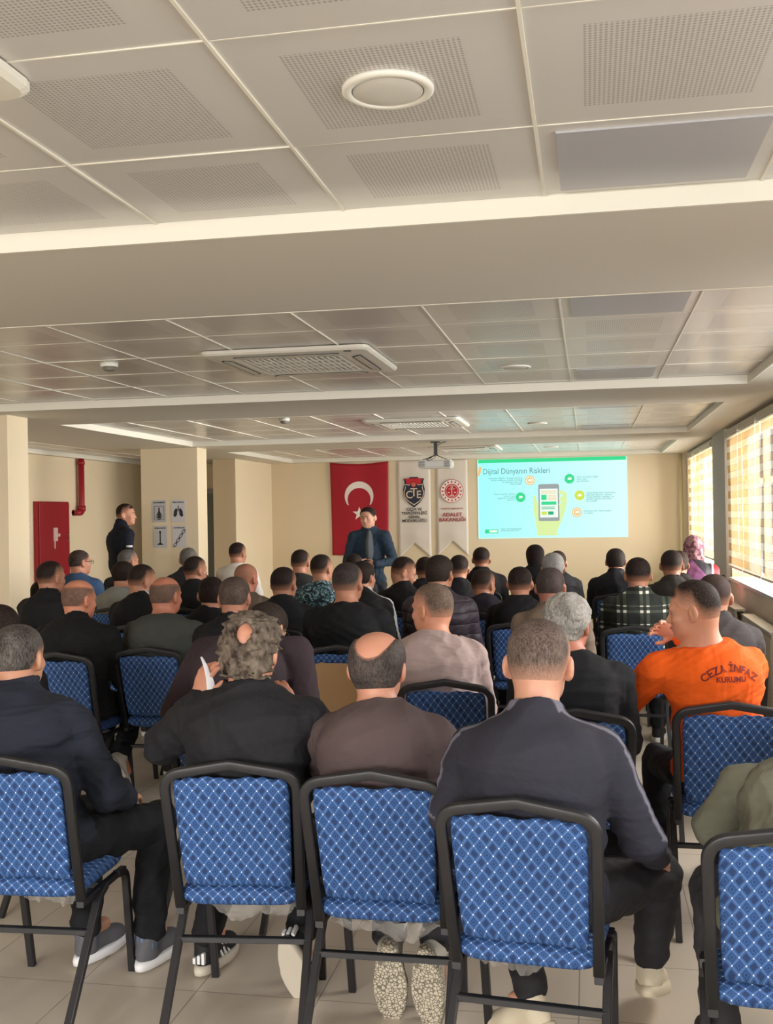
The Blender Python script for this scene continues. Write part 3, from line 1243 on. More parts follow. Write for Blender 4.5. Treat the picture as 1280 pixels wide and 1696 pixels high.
# ------------------------------------------------------------------ blinds
def blind_mat():
    m = bpy.data.materials.new('zebra_blind_fabric')
    m.use_nodes = True
    nt = m.node_tree
    nt.nodes.clear()
    o = N(nt, 'ShaderNodeOutputMaterial')
    t = N(nt, 'ShaderNodeTexCoord')
    s = N(nt, 'ShaderNodeSeparateXYZ')
    nt.links.new(t.outputs['Object'], s.inputs[0])
    fr = math_node(nt, 'FRACT', math_node(nt, 'DIVIDE', s.outputs[2], .137))
    band = math_node(nt, 'GREATER_THAN', fr, .50)
    edge = math_node(nt, 'MAXIMUM', math_node(nt, 'LESS_THAN', math_node(nt, 'ABSOLUTE', math_node(nt, 'SUBTRACT', fr, .50)), .035),
                     math_node(nt, 'LESS_THAN', fr, .04))
    wv = noise(nt, 3.0, 3, mapscale=(1, 2, 30))
    c1 = mixc(nt, wv, lin((196, 156, 96)), lin((216, 178, 120)))
    c2 = mixc(nt, wv, lin((252, 244, 216)), lin((255, 250, 232)))
    c = mixc(nt, band, c1, c2)
    c = mixc(nt, math_node(nt, 'MULTIPLY', edge, .6), c, lin((140, 110, 70)))  # shadow of overlapping layers painted as thin dark lines at the band edges
    df = N(nt, 'ShaderNodeBsdfDiffuse')
    tl = N(nt, 'ShaderNodeBsdfTranslucent')
    mx = N(nt, 'ShaderNodeMixShader')
    mx.inputs[0].default_value = .008
    nt.links.new(c, df.inputs[0])
    nt.links.new(c, tl.inputs[0])
    nt.links.new(df.outputs[0], mx.inputs[1])
    nt.links.new(tl.outputs[0], mx.inputs[2])
    # the open weave lets part of the light straight through
    tr = N(nt, 'ShaderNodeBsdfTransparent')
    m2 = N(nt, 'ShaderNodeMixShader')
    m2.inputs[0].default_value = .17
    nt.links.new(mx.outputs[0], m2.inputs[1])
    nt.links.new(tr.outputs[0], m2.inputs[2])
    nt.links.new(m2.outputs[0], o.inputs[0])
    return m


M_BLIND = blind_mat()
BL = [('striped cream and tan roller blind at the far end of the window wall', 'far'),
      ('second striped roller blind of the far window', 'far'),
      ('striped roller blind of the far window nearest the grey column', 'far'),
      ('striped roller blind next to the grey column, on the near window', 'near'),
      ('middle striped roller blind of the near window', 'near'),
      ('striped roller blind cut by the right edge of the photo', 'near')]


def blind(yc_, width, label, bottom):
    t = empty('roller_blind', (XR - .03, yc_, 2.50))
    tag(t, label, 'blind', 'striped roller blinds on the window wall')
    bm = bmesh.new()
    h = width / 2 - .012
    n = 24
    z1 = -(2.46 - bottom)
    rs = random.Random(int(yc_ * 10))
    ph = rs.random() * 6
    for sgn in (0,):
        rows = []
        for i in range(n + 1):
            z = -.04 + (z1 + .04) * i / n
            xo = .003 * math.sin(i * .6 + ph)
            rows.append([bm.verts.new((xo, -h, z)), bm.verts.new((xo, h, z))])
        for a, b in zip(rows[:-1], rows[1:]):
            bm.faces.new((a[0], a[1], b[1], b[0]))
    ob = bm_obj('fabric', bm, M_BLIND, t)
    bm = bmesh.new()
    box(bm, -.035, .035, -h - .008, h + .008, -.045, .035)
    bmesh.ops.bevel(bm, geom=list(bm.edges), offset=.012, segments=2, affect='EDGES')
    bm_obj('cassette', bm, plain('blind_cassette', (176, 168, 150), .45), t)
    bm = bmesh.new()
    box(bm, -.012, .012, -h, h, z1 - .02, z1)
    bm_obj('bottom_bar', bm, M_TRIM, t)
    bm = bmesh.new()
    sweep(bm, [(-.04, -h, 0), (-.045, -h, -.6), (-.04, -h, -1.25)], .004, .004, n=6, power=2)
    bm_obj('chain', bm, M_WHITE, t)


for k, (a, b) in enumerate([WIN[0], WIN[1]]):
    wd_ = (b - a) / 3
    for i in range(3):
        blind(b - wd_ * (i + .5), wd_, BL[k * 3 + i][0], 1.07)

# ------------------------------------------------------------------ window wall fittings
def radiator(yc_, L, label):
    t = tag(empty('radiator', (XR - .135, yc_, .15)), label, 'radiator')
    bm = bmesh.new()
    for sx in (-.04, .03):
        box(bm, sx, sx + .012, -L / 2, L / 2, 0, .60)
        n = int(L / .033)
        for i in range(n):
            y = -L / 2 + (i + .5) * L / n
            box(bm, sx - .006, sx + .018, y - .009, y + .009, .03, .57)
    bm_obj('panel', bm, plain('radiator_enamel', (214, 206, 184), .35), t)
    bm = bmesh.new()
    for i in range(int(L / .03)):
        y = -L / 2 + (i + .5) * .03
        box(bm, -.038, .045, y - .006, y + .006, .60, .615)
    box(bm, -.05, .055, -L / 2, L / 2, .612, .622)
    bm_obj('grille', bm, plain('radiator_top', (232, 230, 222), .35), t)
    bm = bmesh.new()
    sweep(bm, round_path([(0, L / 2, .5), (0, L / 2 + .08, .5), (.0, L / 2 + .08, .05), (.12, L / 2 + .08, .05)], .03), .02, .02, ref=(1, 0, 0), n=8, power=2)
    bm_obj('pipe', bm, M_WHITE, t)
    bm = bmesh.new()
    lathe(bm, [(.018, -.06), (.022, -.02), (.022, .02), (.017, .05)], 16, (-.02, L / 2 + .08, .5))
    bm_obj('valve', bm, M_WHITE, t)


radiator(10.75, 1.1, 'cream panel radiator under the striped blinds beside the grey column')
radiator(9.0, 1.5, 'long cream panel radiator cut by the right photo edge')

t = tag(empty('power_socket', (XR - .02, 12.1, .97)), 'white double power socket on the grey column by the window', 'socket')
bm = bmesh.new()
box(bm, -.02, .02, -.09, .09, -.09, .09)
bmesh.ops.bevel(bm, geom=list(bm.edges), offset=.008, segments=2, affect='EDGES')
bm_obj('socket_box', bm, M_WHITE, t)
bm = bmesh.new()
lathe(bm, [(.03, 0), (.03, .045), (.02, .05)], 16)
o = bm_obj('plug', bm, M_BLACK, t)
o.rotation_euler = (0, -PI / 2, 0)
o.location = (-.02, -.03, -.02)
bm = bmesh.new()
pp = [(XR - .08, 12.07, .95), (XR - .10, 12.06, .90), (XR - .05, 12.05, .7), (XR - .05, 12.1, .45), (XR - .10, 12.3, .25), (XR - .06, 12.6, .55),
      (XR - .03, 12.8, .98), (XR - .03, 12.5, 1.05), (XR - .03, 12.15, 1.04)]
sweep(bm, round_path(pp, .15, 6), .010, .010, ref=(0, .3, 1), n=6, power=2)
tag(bm_obj('power_cable', bm, M_BLACK), 'black cable looping from the socket down the grey column', 'cable')
# dark aluminium column cladding
struct(box_obj('trim_5', XR - .045, XR + .01, 11.85, 13.0, 0, ZS, plain('column_grey', (168, 166, 160), .6)))
struct(box_obj('trim_6', XR - .03, XR + .01, 16.25, 16.6, 0, ZS, M_WALLR))
bm = bmesh.new()
sweep(bm, [(XR - .12, YW - .10, 0), (XR - .12, YW - .10, ZS)], .05, .05, n=12, power=2)
tag(bm_obj('heating_pipe', bm, plain('pipe_paint', (206, 190, 150), .45)), 'painted vertical heating pipe in the corner right of the projected slide', 'pipe')


# ------------------------------------------------------------------ text
def text_mesh(s, size, align='CENTER', extrude=0.0, bold=0.0, spacing=1.0, line=1.0):
    cu = bpy.data.curves.new('text', 'FONT')
    cu.body = s
    cu.size = size
    cu.align_x = align
    cu.extrude = extrude
    cu.offset = bold
    cu.space_character = spacing
    cu.space_line = line
    cu.resolution_u = 3
    o = bpy.data.objects.new('text', cu)
    COL.objects.link(o)
    dg = bpy.context.evaluated_depsgraph_get()
    me = bpy.data.meshes.new_from_object(o.evaluated_get(dg))
    bpy.data.objects.remove(o)
    bpy.data.curves.remove(cu)
    return me


def wall_text(name, s, size, x, y, z, mat, parent, align='CENTER', bold=0.0, sx=1.0, line=1.0, facing=-1, spacing=1.0, fit=None):
    """lettering standing upright in the x-z plane, read from -Y"""
    me = text_mesh(s, size, align, .0006, bold, spacing, line)
    if fit:
        vx = [v.co.x for v in me.vertices]
        sx = fit / (max(vx) - min(vx))
    me.transform(Matrix.Translation((x, y, z)) @ Matrix.Rotation(PI / 2, 4, 'X') @ Matrix.Diagonal((sx, 1, 1, 1)))
    me.materials.clear()
    return link_obj(name, me, mat, parent)


def disc(bm, x, z, r, y0, y1, mi=0, n=40, r2=None):
    if r2 is None:
        prism(bm, [(x + r * math.cos(2 * PI * i / n), z + r * math.sin(2 * PI * i / n)) for i in range(n)][::-1], y0, y1, mi)
    else:
        for i in range(n):
            a, b = 2 * PI * i / n, 2 * PI * (i + 1) / n
            prism(bm, [(x + r * math.cos(a), z + r * math.sin(a)), (x + r2 * math.cos(a), z + r2 * math.sin(a)),
                       (x + r2 * math.cos(b), z + r2 * math.sin(b)), (x + r * math.cos(b), z + r * math.sin(b))], y0, y1, mi)


# ------------------------------------------------------------------ flag
def fabric_sheet(pts_fn, nu, nv, thick, mat_fn, name, mats, parent):
    bm = bmesh.new()
    g = {}
    for s in (0, 1):
        for i in range(nu + 1):
            for j in range(nv + 1):
                x, y, z = pts_fn(i / nu, j / nv)
                g[s, i, j] = bm.verts.new((x, y + s * thick, z))
    for i in range(nu):
        for j in range(nv):
            f = bm.faces.new((g[0, i, j], g[0, i + 1, j], g[0, i + 1, j + 1], g[0, i, j + 1]))
            f.smooth = True
            f2 = bm.faces.new((g[1, i, j], g[1, i, j + 1], g[1, i + 1, j + 1], g[1, i + 1, j]))
            f2.smooth = True
    for i in range(nu):
        for j in (0, nv):
            bm.faces.new((g[0, i, j], g[1, i, j], g[1, i + 1, j], g[0, i + 1, j]))
    for j in range(nv):
        for i in (0, nu):
            bm.faces.new((g[0, i, j], g[0, i, j + 1], g[1, i, j + 1], g[1, i, j]))
    bmesh.ops.recalc_face_normals(bm, faces=bm.faces)
    return bm_obj(name, bm, mats, parent)


FX, FZ, FW, FH = -3.62, 2.56, .96, 1.50


def flag_surf(x, z):
    """depth of the hanging cloth at (x, z)"""
    u = (x - FX) / FW + .5
    return YW - .035 + .010 * math.sin(u * 9 + z * 1.2) - .010 * math.sin(z * 3 + u * 4)


def flag_pt(u, v):
    x = FX + (u - .5) * FW * (1 - .03 * v)
    z = FZ - FH * v - .035 * math.sin(u * PI) * (1 - v) ** 2 - .02 * u * v
    return x, flag_surf(x, z), z


t = tag(empty('flag', (0, 0, 0)), 'red flag with white crescent and star hanging on the back wall', 'flag')
fabric_sheet(flag_pt, 24, 36, .003, None, 'flag_cloth', plain('flag_red', (164, 10, 34), .7, var=.06, vscale=4), t)
M_FW = plain('flag_white', (232, 222, 214), .7)


def drape_bm(bm, off=.004):
    bmesh.ops.triangulate(bm, faces=bm.faces)
    bmesh.ops.subdivide_edges(bm, edges=[e for e in bm.edges if e.calc_length() > .06], cuts=2)
    for v in bm.verts:
        v.co.y += flag_surf(v.co.x, v.co.z) - off - YW


bm = bmesh.new()
# crescent opening downwards: the flag hangs rotated a quarter turn
cx, cz, R1 = FX - .005, FZ - .55, .235
outer = [(cx + R1 * math.cos(a), cz + R1 * math.sin(a)) for a in np.linspace(math.radians(-38), math.radians(218), 40)]
R2, cz2 = .188, cz - .058
p0, p1 = outer[0], outer[-1]
a0 = math.atan2(p0[1] - cz2, p0[0] - cx)
a1 = math.atan2(p1[1] - cz2, p1[0] - cx)
if a1 < a0:
    a1 += 2 * PI
inner = [(cx + R2 * math.cos(a), cz2 + R2 * math.sin(a)) for a in np.linspace(a1, a0, 40)]
for i in range(39):
    o1, o2 = outer[i], outer[i + 1]
    i1, i2 = inner[39 - i], inner[38 - i]
    prism(bm, [o1, i1, i2, o2], YW, YW + .0015)
drape_bm(bm)
bm_obj('crescent', bm, M_FW, t)
bm = bmesh.new()
st = []
for i in range(10):
    a = PI / 2 + i * PI / 5
    r_ = .115 if i % 2 == 0 else .045
    st.append((cx + r_ * math.cos(a), cz - .285 + r_ * math.sin(a)))
for i in range(10):
    prism(bm, [(cx, cz - .285), st[(i + 1) % 10], st[i]], YW, YW + .0015)
drape_bm(bm, .005)
bm_obj('star', bm, M_FW, t)
bm = bmesh.new()
for sx in (-1, 1):
    sweep(bm, [(FX + sx * .475, YW - .03, FZ - .01), (FX + sx * .475, YW - .005, FZ + .02)], .008, .008, n=6, power=2)
bm_obj('hanging_hook', bm, M_GREY, t)


# ------------------------------------------------------------------ two swallow-tailed banners
def banner(xc, wd_, z1, label):
    t = tag(empty('banner', (xc, YW - .02, 2.56)), label, 'banner')

    def surf(x, z):
        return -.006 * math.sin(x * 14 + 1) + .004 * math.sin(z * 17 + x * 5) * min(1, abs(z))
    bm = bmesh.new()
    n, m = 12, 44
    g = {}
    for s in (0, 1):
        for i in range(n + 1):
            u = i / n - .5
            zb = z1 + .24 * (1 - abs(u) * 2)
            for j in range(m + 1):
                z = (zb - 2.56) * j / m
                x = u * wd_
                g[s, i, j] = bm.verts.new((x, surf(x, z) + s * .002, z))
    for i in range(n):
        for j in range(m):
            bm.faces.new((g[0, i, j], g[0, i, j + 1], g[0, i + 1, j + 1], g[0, i + 1, j])).smooth = True
            bm.faces.new((g[1, i, j], g[1, i + 1, j], g[1, i + 1, j + 1], g[1, i, j + 1])).smooth = True
    for i in range(n):
        for j in (0, m):
            bm.faces.new((g[0, i, j], g[1, i, j], g[1, i + 1, j], g[0, i + 1, j]))
    for j in range(m):
        for i in (0, n):
            bm.faces.new((g[0, i, j], g[0, i, j + 1], g[1, i, j + 1], g[1, i, j]))
    bmesh.ops.recalc_face_normals(bm, faces=bm.faces)
    bm_obj('cloth', bm, plain('banner_cloth', (222, 214, 204), .7, var=.03), t)
    return t


M_NAVY = plain('emblem_navy', (24, 30, 58), .6)
M_RED = plain('emblem_red', (190, 22, 34), .6)
M_INK = plain('ink_dark', (52, 46, 50), .7)
M_REDINK = plain('ink_red', (160, 44, 48), .7)
M_GOLD = plain('emblem_beige', (206, 188, 158), .6)
t = banner(-2.73, .53, 1.00, 'white swallow-tailed banner with dark shield emblem beside the red flag')
y = -.016


def shield(sc, zc):
    pts = [(-.11, .115), (-.125, .16), (-.06, .145), (-.05, .175), (.05, .175), (.06, .145), (.125, .16), (.11, .115), (.13, .03), (.12, -.06), (.07, -.13), (0, -.185),
           (-.07, -.13), (-.12, -.06), (-.13, .03)]
    return [(p[0] * sc, zc + p[1] * sc) for p in pts][::-1]


bm = bmesh.new()
prism(bm, shield(1.35, -.50), y, y + .002, 0)
prism(bm, [(p[0] * 1.0, -.53 + (p[1] + .50) * .80) for p in shield(1.25, -.50)], y - .002, y, 1)
prism(bm, [(p[0] * .92, -.53 + (p[1] + .50) * .72) for p in shield(1.25, -.50)], y - .004, y - .002, 0)
prism(bm, [(-.14, -.285), (.14, -.285), (.11, -.375), (-.11, -.375)], y - .006, y - .004, 2)
disc(bm, 0, -.385, .042, y - .008, y - .006, 2, 24)
disc(bm, -.003, -.385, .024, y - .010, y - .008, 1, 20, .017)
em = bm_obj('emblem', bm, [M_NAVY, M_GOLD, M_RED], t)
wall_text('emblem_letters', 'C', .17, -.075, y - .006, -.60, M_GOLD, t, bold=.002)
wall_text('emblem_letters', 'T', .19, 0, y - .006, -.57, M_GOLD, t, bold=.002)
wall_text('emblem_letters', 'E', .17, .08, y - .006, -.60, M_GOLD, t, bold=.002)
wall_text('lettering', 'CEZA VE\nTEVKİFEVLERİ\nGENEL\nMÜDÜRLÜĞÜ', .062, 0, y, -.80, M_INK, t, bold=.0012, line=.98, fit=.41)
t = banner(-2.12, .50, 1.03, 'white swallow-tailed banner with round red emblem left of the slide')
bm = bmesh.new()
disc(bm, 0, -.50, .185, y, y + .002, 0, 48)
disc(bm, 0, -.50, .178, y - .002, y, 1, 48)
for i in range(16):
    a = 2 * PI * i / 16
    disc(bm, .148 * math.cos(a), -.50 + .148 * math.sin(a), .015, y - .004, y - .002, 0, 6)
disc(bm, 0, -.50, .115, y - .004, y - .002, 0, 40)
disc(bm, 0, -.50, .098, y - .005, y - .004, 1, 40, .092)
# scales of justice with a crescent above
box(bm, -.005, .005, y - .007, y - .004, -.565, -.455, 1)
box(bm, -.05, .05, y - .007, y - .004, -.47, -.463, 1)
box(bm, -.035, .035, y - .007, y - .004, -.572, -.562, 1)
for sx in (-1, 1):
    prism(bm, [(sx * .05 - .022, -.515), (sx * .05 + .022, -.515), (sx * .05 + .012, -.53), (sx * .05 - .012, -.53)], y - .007, y - .004, 1)
disc(bm, 0, -.433, .018, y - .007, y - .004, 1, 20, .013)
bm_obj('emblem', bm, [M_RED, plain('emblem_white', (235, 228, 222), .6)], t)
wall_text('small_lettering', 'TÜRKİYE CUMHURİYETİ', .030, 0, y, -.79, M_REDINK, t, bold=.0004, fit=.36)
wall_text('lettering', 'ADALET\nBAKANLIĞI', .080, 0, y, -.90, M_REDINK, t, bold=.0018, line=1.0, fit=.42)

# ------------------------------------------------------------------ projected slide
def glow(name, rgb, k=1.0):
    key = ('glow', tuple(rgb), k)
    if key in MATS:
        return MATS[key]
    m, nt, b = new_mat(name)
    b.inputs['Base Color'].default_value = (0.02, 0.02, 0.02, 1)
    b.inputs['Roughness'].default_value = .9
    b.inputs['Emission Color'].default_value = lin(rgb)
    b.inputs['Emission Strength'].default_value = k
    MATS[key] = m
    return m


SX0, SX1, SZ0, SZ1 = -1.71, .595, 1.30, 2.545
t = tag(empty('projected_slide', (0, 0, 0)), 'pale cyan presentation slide with a phone picture projected on the back wall', 'projection')


def slide_glow():
    m, nt, b = new_mat('slide_light')
    b.inputs['Base Color'].default_value = (0.02, 0.02, 0.02, 1)
    tc = N(nt, 'ShaderNodeTexCoord')
    s = N(nt, 'ShaderNodeSeparateXYZ')
    nt.links.new(tc.outputs['Generated'], s.inputs[0])
    nt.links.new(mixc(nt, s.outputs[0], lin((150, 246, 244)), lin((204, 246, 242))), b.inputs['Emission Color'])
    b.inputs['Emission Strength'].default_value = 1.06
    return m


bm = bmesh.new()
box(bm, SX0, SX1, YW - .008, YW - .001, SZ0, SZ1)
bm_obj('slide_background', bm, slide_glow(), t)  # emissive panel stands in for the projector's light on the wall
G_GREEN = glow('slide_green', (40, 214, 140))
G_DKGREEN = glow('slide_dark_green', (16, 168, 110))
G_GREY = glow('slide_grey', (150, 158, 160))
G_TXT = glow('slide_text', (122, 172, 176))
G_LIME = glow('slide_lime', (206, 222, 70))
G_ORANGE = glow('slide_orange', (236, 190, 120))
G_HAND = glow('slide_hand', (214, 236, 160))
G_WHITE = glow('slide_white', (232, 250, 236))
G_FRAME = glow('slide_frame', (214, 255, 250))
bm = bmesh.new()
box(bm, SX0, SX1, YW - .010, YW - .008, SZ1 - .055, SZ1, 0)
for a in ((SX0, SX0 + .012, SZ0, SZ1), (SX1 - .012, SX1, SZ0, SZ1), (SX0, SX1, SZ0, SZ0 + .012)):
    box(bm, a[0], a[1], YW - .0105, YW - .008, a[2], a[3], 1)
prism(bm, [(SX0 + .00, 2.29), (SX0 + .035, 2.29), (SX0 + .07, 2.43), (SX0 + .02, 2.43)], YW - .011, YW - .008, 2)
bm_obj('slide_border', bm, [G_GREEN, G_FRAME, G_ORANGE], t)
wall_text('slide_title', 'Dijital Dünyanın Riskleri', .125, -1.63, YW - .011, 2.315, glow('slide_title', (112, 160, 168)), t, 'LEFT', bold=.0015, fit=1.04)


def px(u, v):
    """fraction of the slide (from its top left) to wall x, z"""
    return SX0 + (SX1 - SX0) * u, SZ1 - (SZ1 - SZ0) * v


def blob(bm, u, v, r, mi, k=0, r2=None):
    x, z = px(u, v)
    disc(bm, x, z, r, YW - .012 - k, YW - .008 - k, mi, 32, r2)


SLM = [G_GREEN, G_ORANGE, G_LIME, G_HAND, G_GREY, G_WHITE, G_DKGREEN]


def piece(name, fn):
    bm = bmesh.new()
    fn(bm)
    bm_obj(name, bm, SLM, t)


def icon(u, v, mi, ring):
    def fn(bm):
        blob(bm, u, v, .076, mi)
        if ring:
            blob(bm, u, v, .060, 5, .003, .048)
        x, z = px(u, v)
        prism(bm, [(x - .03, z - .016), (x + .03, z - .016), (x + .034, z + .02), (x - .02, z + .022)][::-1], YW - .018, YW - .008, 5)
    piece('slide_icon', fn)


for a_ in ((.355, .275, 1, 1), (.290, .485, 0, 0), (.620, .265, 0, 0), (.685, .475, 2, 0), (.665, .685, 1, 1)):
    icon(*a_)
hand_o = [(.40, .97), (.39, .80), (.375, .64), (.376, .47), (.39, .46), (.41, .60), (.42, .72), (.55, .72), (.56, .58), (.575, .43), (.60, .43), (.60, .56),
          (.585, .68), (.56, .80), (.535, .90), (.53, .97)]
piece('slide_hand', lambda bm: prism(bm, [px(*p) for p in hand_o], YW - .011, YW - .008, 3))


def bar(bm, u0, u1, v0, v1, mi):
    a, b = px(u0, v0), px(u1, v1)
    box(bm, a[0], b[0], YW - .018, YW - .012, b[1], a[1], mi)


def phone(bm):
    prism(bm, [px(u, v) for u, v in ((.41, .34), (.42, .325), (.54, .325), (.55, .34), (.55, .78), (.54, .79), (.42, .79), (.41, .78))][::-1], YW - .014, YW - .010, 4)
    prism(bm, [px(u, v) for u, v in ((.42, .385), (.54, .385), (.54, .745), (.42, .745))][::-1], YW - .016, YW - .013, 5)
    bar(bm, .43, .465, .46, .525, 0)
    bar(bm, .43, .53, .545, .585, 0)
    for v in (.41, .435):
        bar(bm, .43, .53, v, v + .008, 1)
    for v in (.465, .485, .505, .52):
        bar(bm, .475, .53, v, v + .007, 1)
    for v in (.61, .63):
        bar(bm, .43, .52, v, v + .009, 6)
    bar(bm, .43, .465, .67, .71, 2)
    bar(bm, .475, .51, .67, .71, 6)


piece('slide_phone', phone)
for i in range(3):
    bl = [(.545, .42 + .08 * i), (.575 - .004 * i, .405 + .08 * i), (.585, .43 + .08 * i), (.552, .47 + .08 * i)]
    piece('slide_finger', lambda bm: prism(bm, [px(*p) for p in bl], YW - .0175, YW - .010, 3))


def logo(bm):
    bar(bm, .045, .135, .885, .935, 0)
    a, b = px(.075, .895), px(.13, .925)
    box(bm, a[0], b[0], YW - .020, YW - .017, b[1], a[1], 5)


piece('slide_logo', logo)
for txt, u, v, al in (('Paylaşılan Bilgiler: Kişisel verilerin\nizinsiz kullanımı, kimlik hırsızlığı\nve dolandırıcılık riski\noluşturabilir.', .305, .25, 'RIGHT'),
                      ('Zararlı İçerik: Şiddet\niçeren veya\nuygunsuz içerikler\nbulunur.', .255, .45, 'RIGHT'),
                      ('Siber Zorbalık: Ağlar\nüzerinden\ngerçekleşen', .668, .255, 'LEFT'),
                      ('Dijital Bağımlılık: İnternette\ngeçirilen sürenin artması\nsosyal ilişkileri zayıflatır ve\ngünlük hayatta sorunlara\nyol açabilir.', .73, .455, 'LEFT'),
                      ('Dolandırıcılık: Sahte siteler\nve iletiler.', .71, .68, 'LEFT'),
                      ('CEZA VE TEVKİFEVLERİ\nGENEL MÜDÜRLÜĞÜ', .15, .89, 'LEFT')):
    x, z = px(u, v)
    wall_text('slide_text', txt, .037 if v < .85 else .030, x, YW - .011, z, G_TXT, t, al, bold=.0006, sx=1.05, line=.85)

# ------------------------------------------------------------------ ceiling fittings
def air_conditioner(xc, yc_, label):
    t = tag(empty('ceiling_air_conditioner', (xc, yc_, ZH)), label, 'air conditioner', 'air conditioner cassettes in the ceiling')
    h = .475
    bm = bmesh.new()
    # panel ring with sloping rim, open in the middle
    prof = [(h, -.004), (h, -.020), (h - .012, -.030), (.315, -.038), (.285, -.030), (.285, -.006)]
    rings = []
    for r_, z in prof:
        ring = []
        for sx, sy in ((-1, -1), (1, -1), (1, 1), (-1, 1)):
            c = min(.05, r_ * .1)
            for k in range(4):
                a = {(-1, -1): PI, (1, -1): 1.5 * PI, (1, 1): 0, (-1, 1): .5 * PI}[sx, sy] + k * PI / 6
                ring.append(bm.verts.new((sx * (r_ - c) + c * math.cos(a), sy * (r_ - c) + c * math.sin(a), z)))
        rings.append(ring)
    for a, b in zip(rings[:-1], rings[1:]):
        for i in range(16):
            bm.faces.new((a[i], a[(i + 1) % 16], b[(i + 1) % 16], b[i]))
    bmesh.ops.recalc_face_normals(bm, faces=bm.faces)
    bm_obj('panel', bm, plain('air_conditioner_plastic', (226, 222, 210), .38), t)
    # four air flaps set in dark slots
    for k in range(4):
        R_ = Matrix.Rotation(k * PI / 2, 4, 'Z')
        bm = bmesh.new()
        pts = round_path([(-.25, .355, 0), (-.30, .395, 0), (.30, .395, 0), (.25, .355, 0)], .02, 3)
        lo_, hi_ = [], []
        for p in pts:
            lo_.append(bm.verts.new((p[0], p[1], -.0395)))
            hi_.append(bm.verts.new((p[0], p[1], -.030)))
        bm.faces.new(lo_)
        bm.faces.new(hi_[::-1])
        for i in range(len(pts)):
            j = (i + 1) % len(pts)
            bm.faces.new((lo_[i], hi_[i], hi_[j], lo_[j]))
        bmesh.ops.recalc_face_normals(bm, faces=bm.faces)
        o = bm_obj('flap', bm, plain('flap_plastic', (214, 210, 198), .38), t)
        o.matrix_local = R_
        bm = bmesh.new()
        sweep(bm, [(p[0] * 1.03, p[1] + (.006 if p[1] > .37 else -.006), -.0372) for p in pts], .006, .004, ref=(0, 0, 1), n=6, closed=True)
        o2 = bm_obj('slot_edge', bm, M_BLACK, o)
    bm = bmesh.new()
    for i in range(17):
        x_ = -.272 + i * .034
        box(bm, x_ - .007, x_ + .007, -.28, .28, -.036, -.022)
    for i in range(3):
        box(bm, -.28, .28, -.14 + i * .14 - .003, -.14 + i * .14 + .003, -.034, -.014)
    bm_obj('intake_grille', bm, M_WHITE, t)
    bm = bmesh.new()
    box(bm, -.285, .285, -.285, .285, -.010, -.004)
    bm_obj('filter', bm, plain('filter_grey', (70, 68, 64), .8), t)
    bm = bmesh.new()
    box(bm, -.02, .02, -.01, .01, -.041, -.037)
    o = bm_obj('status_light_cover', bm, M_BLACK, t)
    o.location = (.36, -.44, .006)
    return t


air_conditioner(-1.605, 1.575, 'ceiling air conditioner cassette whose corner shows at the upper left photo edge')
air_conditioner(-1.625, 5.98, 'large white ceiling air conditioner cassette in the second ceiling recess')
air_conditioner(-1.66, 10.35, 'ceiling air conditioner cassette above the projector, third recess')
air_conditioner(-1.66, 14.6, 'farthest ceiling air conditioner cassette, just above the banners')

SP = [((-.41, 2.23), 'round white ceiling speaker in the nearest perforated panel'),
      ((-.44, 6.67), 'round ceiling speaker in the second ceiling recess'),
      ((-.50, 10.95), 'round ceiling speaker above the slide, third recess'),
      ((-.50, 15.0), 'farthest round ceiling speaker, in the last recess')]
base = None
for (x, y_), lb in SP:
    if base is None:
        t = empty('ceiling_speaker')
        bm = bmesh.new()
        lathe(bm, [(.105, -.001), (.105, -.010), (.098, -.015), (.084, -.014), (.082, -.008), (.082, -.004)][::-1], 48)
        bm_obj('rim', bm, M_WHITE, t)
        bm = bmesh.new()
        lathe(bm, [(.081, -.011), (.078, -.013), (.04, -.0165), (.001, -.018)], 48)
        bm_obj('grille', bm, plain('speaker_grille', (214, 211, 202), .5, bmp=.5, bscale=900), t)
        base = t
    else:
        t = copy_tree(base)
    t.location = (x, y_, ZH)
    t.scale = (.95, .95, .8)
    tag(t, lb, 'speaker', 'round ceiling speakers')

base = None
for (x, y_), lb in [((-2.75, 5.76), 'small white smoke detector with a dark underside left of the near air conditioner'),
                    ((-2.79, 9.51), 'small round smoke detector in the third ceiling recess')]:
    if base is None:
        t = empty('smoke_detector')
        bm = bmesh.new()
        lathe(bm, [(.045, 0), (.052, -.004), (.052, -.022), (.047, -.028)], 28)
        bm_obj('base', bm, M_WHITE, t)
        bm = bmesh.new()
        lathe(bm, [(.036, -.0285), (.036, -.042), (.025, -.050), (.001, -.052)], 28)
        bm_obj('sensor_head', bm, plain('detector_head', (120, 116, 108), .5), t)
        base = t
    else:
        t = copy_tree(base)
    t.location = (x, y_, ZH)
    tag(t, lb, 'smoke detector')

# ceiling projector on its pole
t = tag(empty('projector', (-1.78, 12.45, 2.30)), 'white projector hanging from the ceiling before the banners', 'projector')
bm = bmesh.new()
box(bm, -.20, .20, -.13, .15, -.055, .045)
bmesh.ops.bevel(bm, geom=list(bm.edges), offset=.018, segments=3, affect='EDGES')
bm_obj('case', bm, plain('projector_case', (206, 204, 198), .4), t)
bm = bmesh.new()
for sx in (-1, 1):
    for i in range(6):
        box(bm, sx * .15 - .035, sx * .15 + .035, -.1335, -.129, -.04 + i * .012, -.035 + i * .012)
bm_obj('vent', bm, M_BLACK, t)
bm = bmesh.new()
lathe(bm, [(.035, 0), (.045, .03), (.036, .04)], 24)
o = bm_obj('lens', bm, M_BLACK, t)
o.rotation_euler = (-PI / 2, 0, 0)
o.location = (.08, .14, -.005)
bm = bmesh.new()
box(bm, -.02, .02, -.02, .02, .10, ZS - 2.30 - .01)
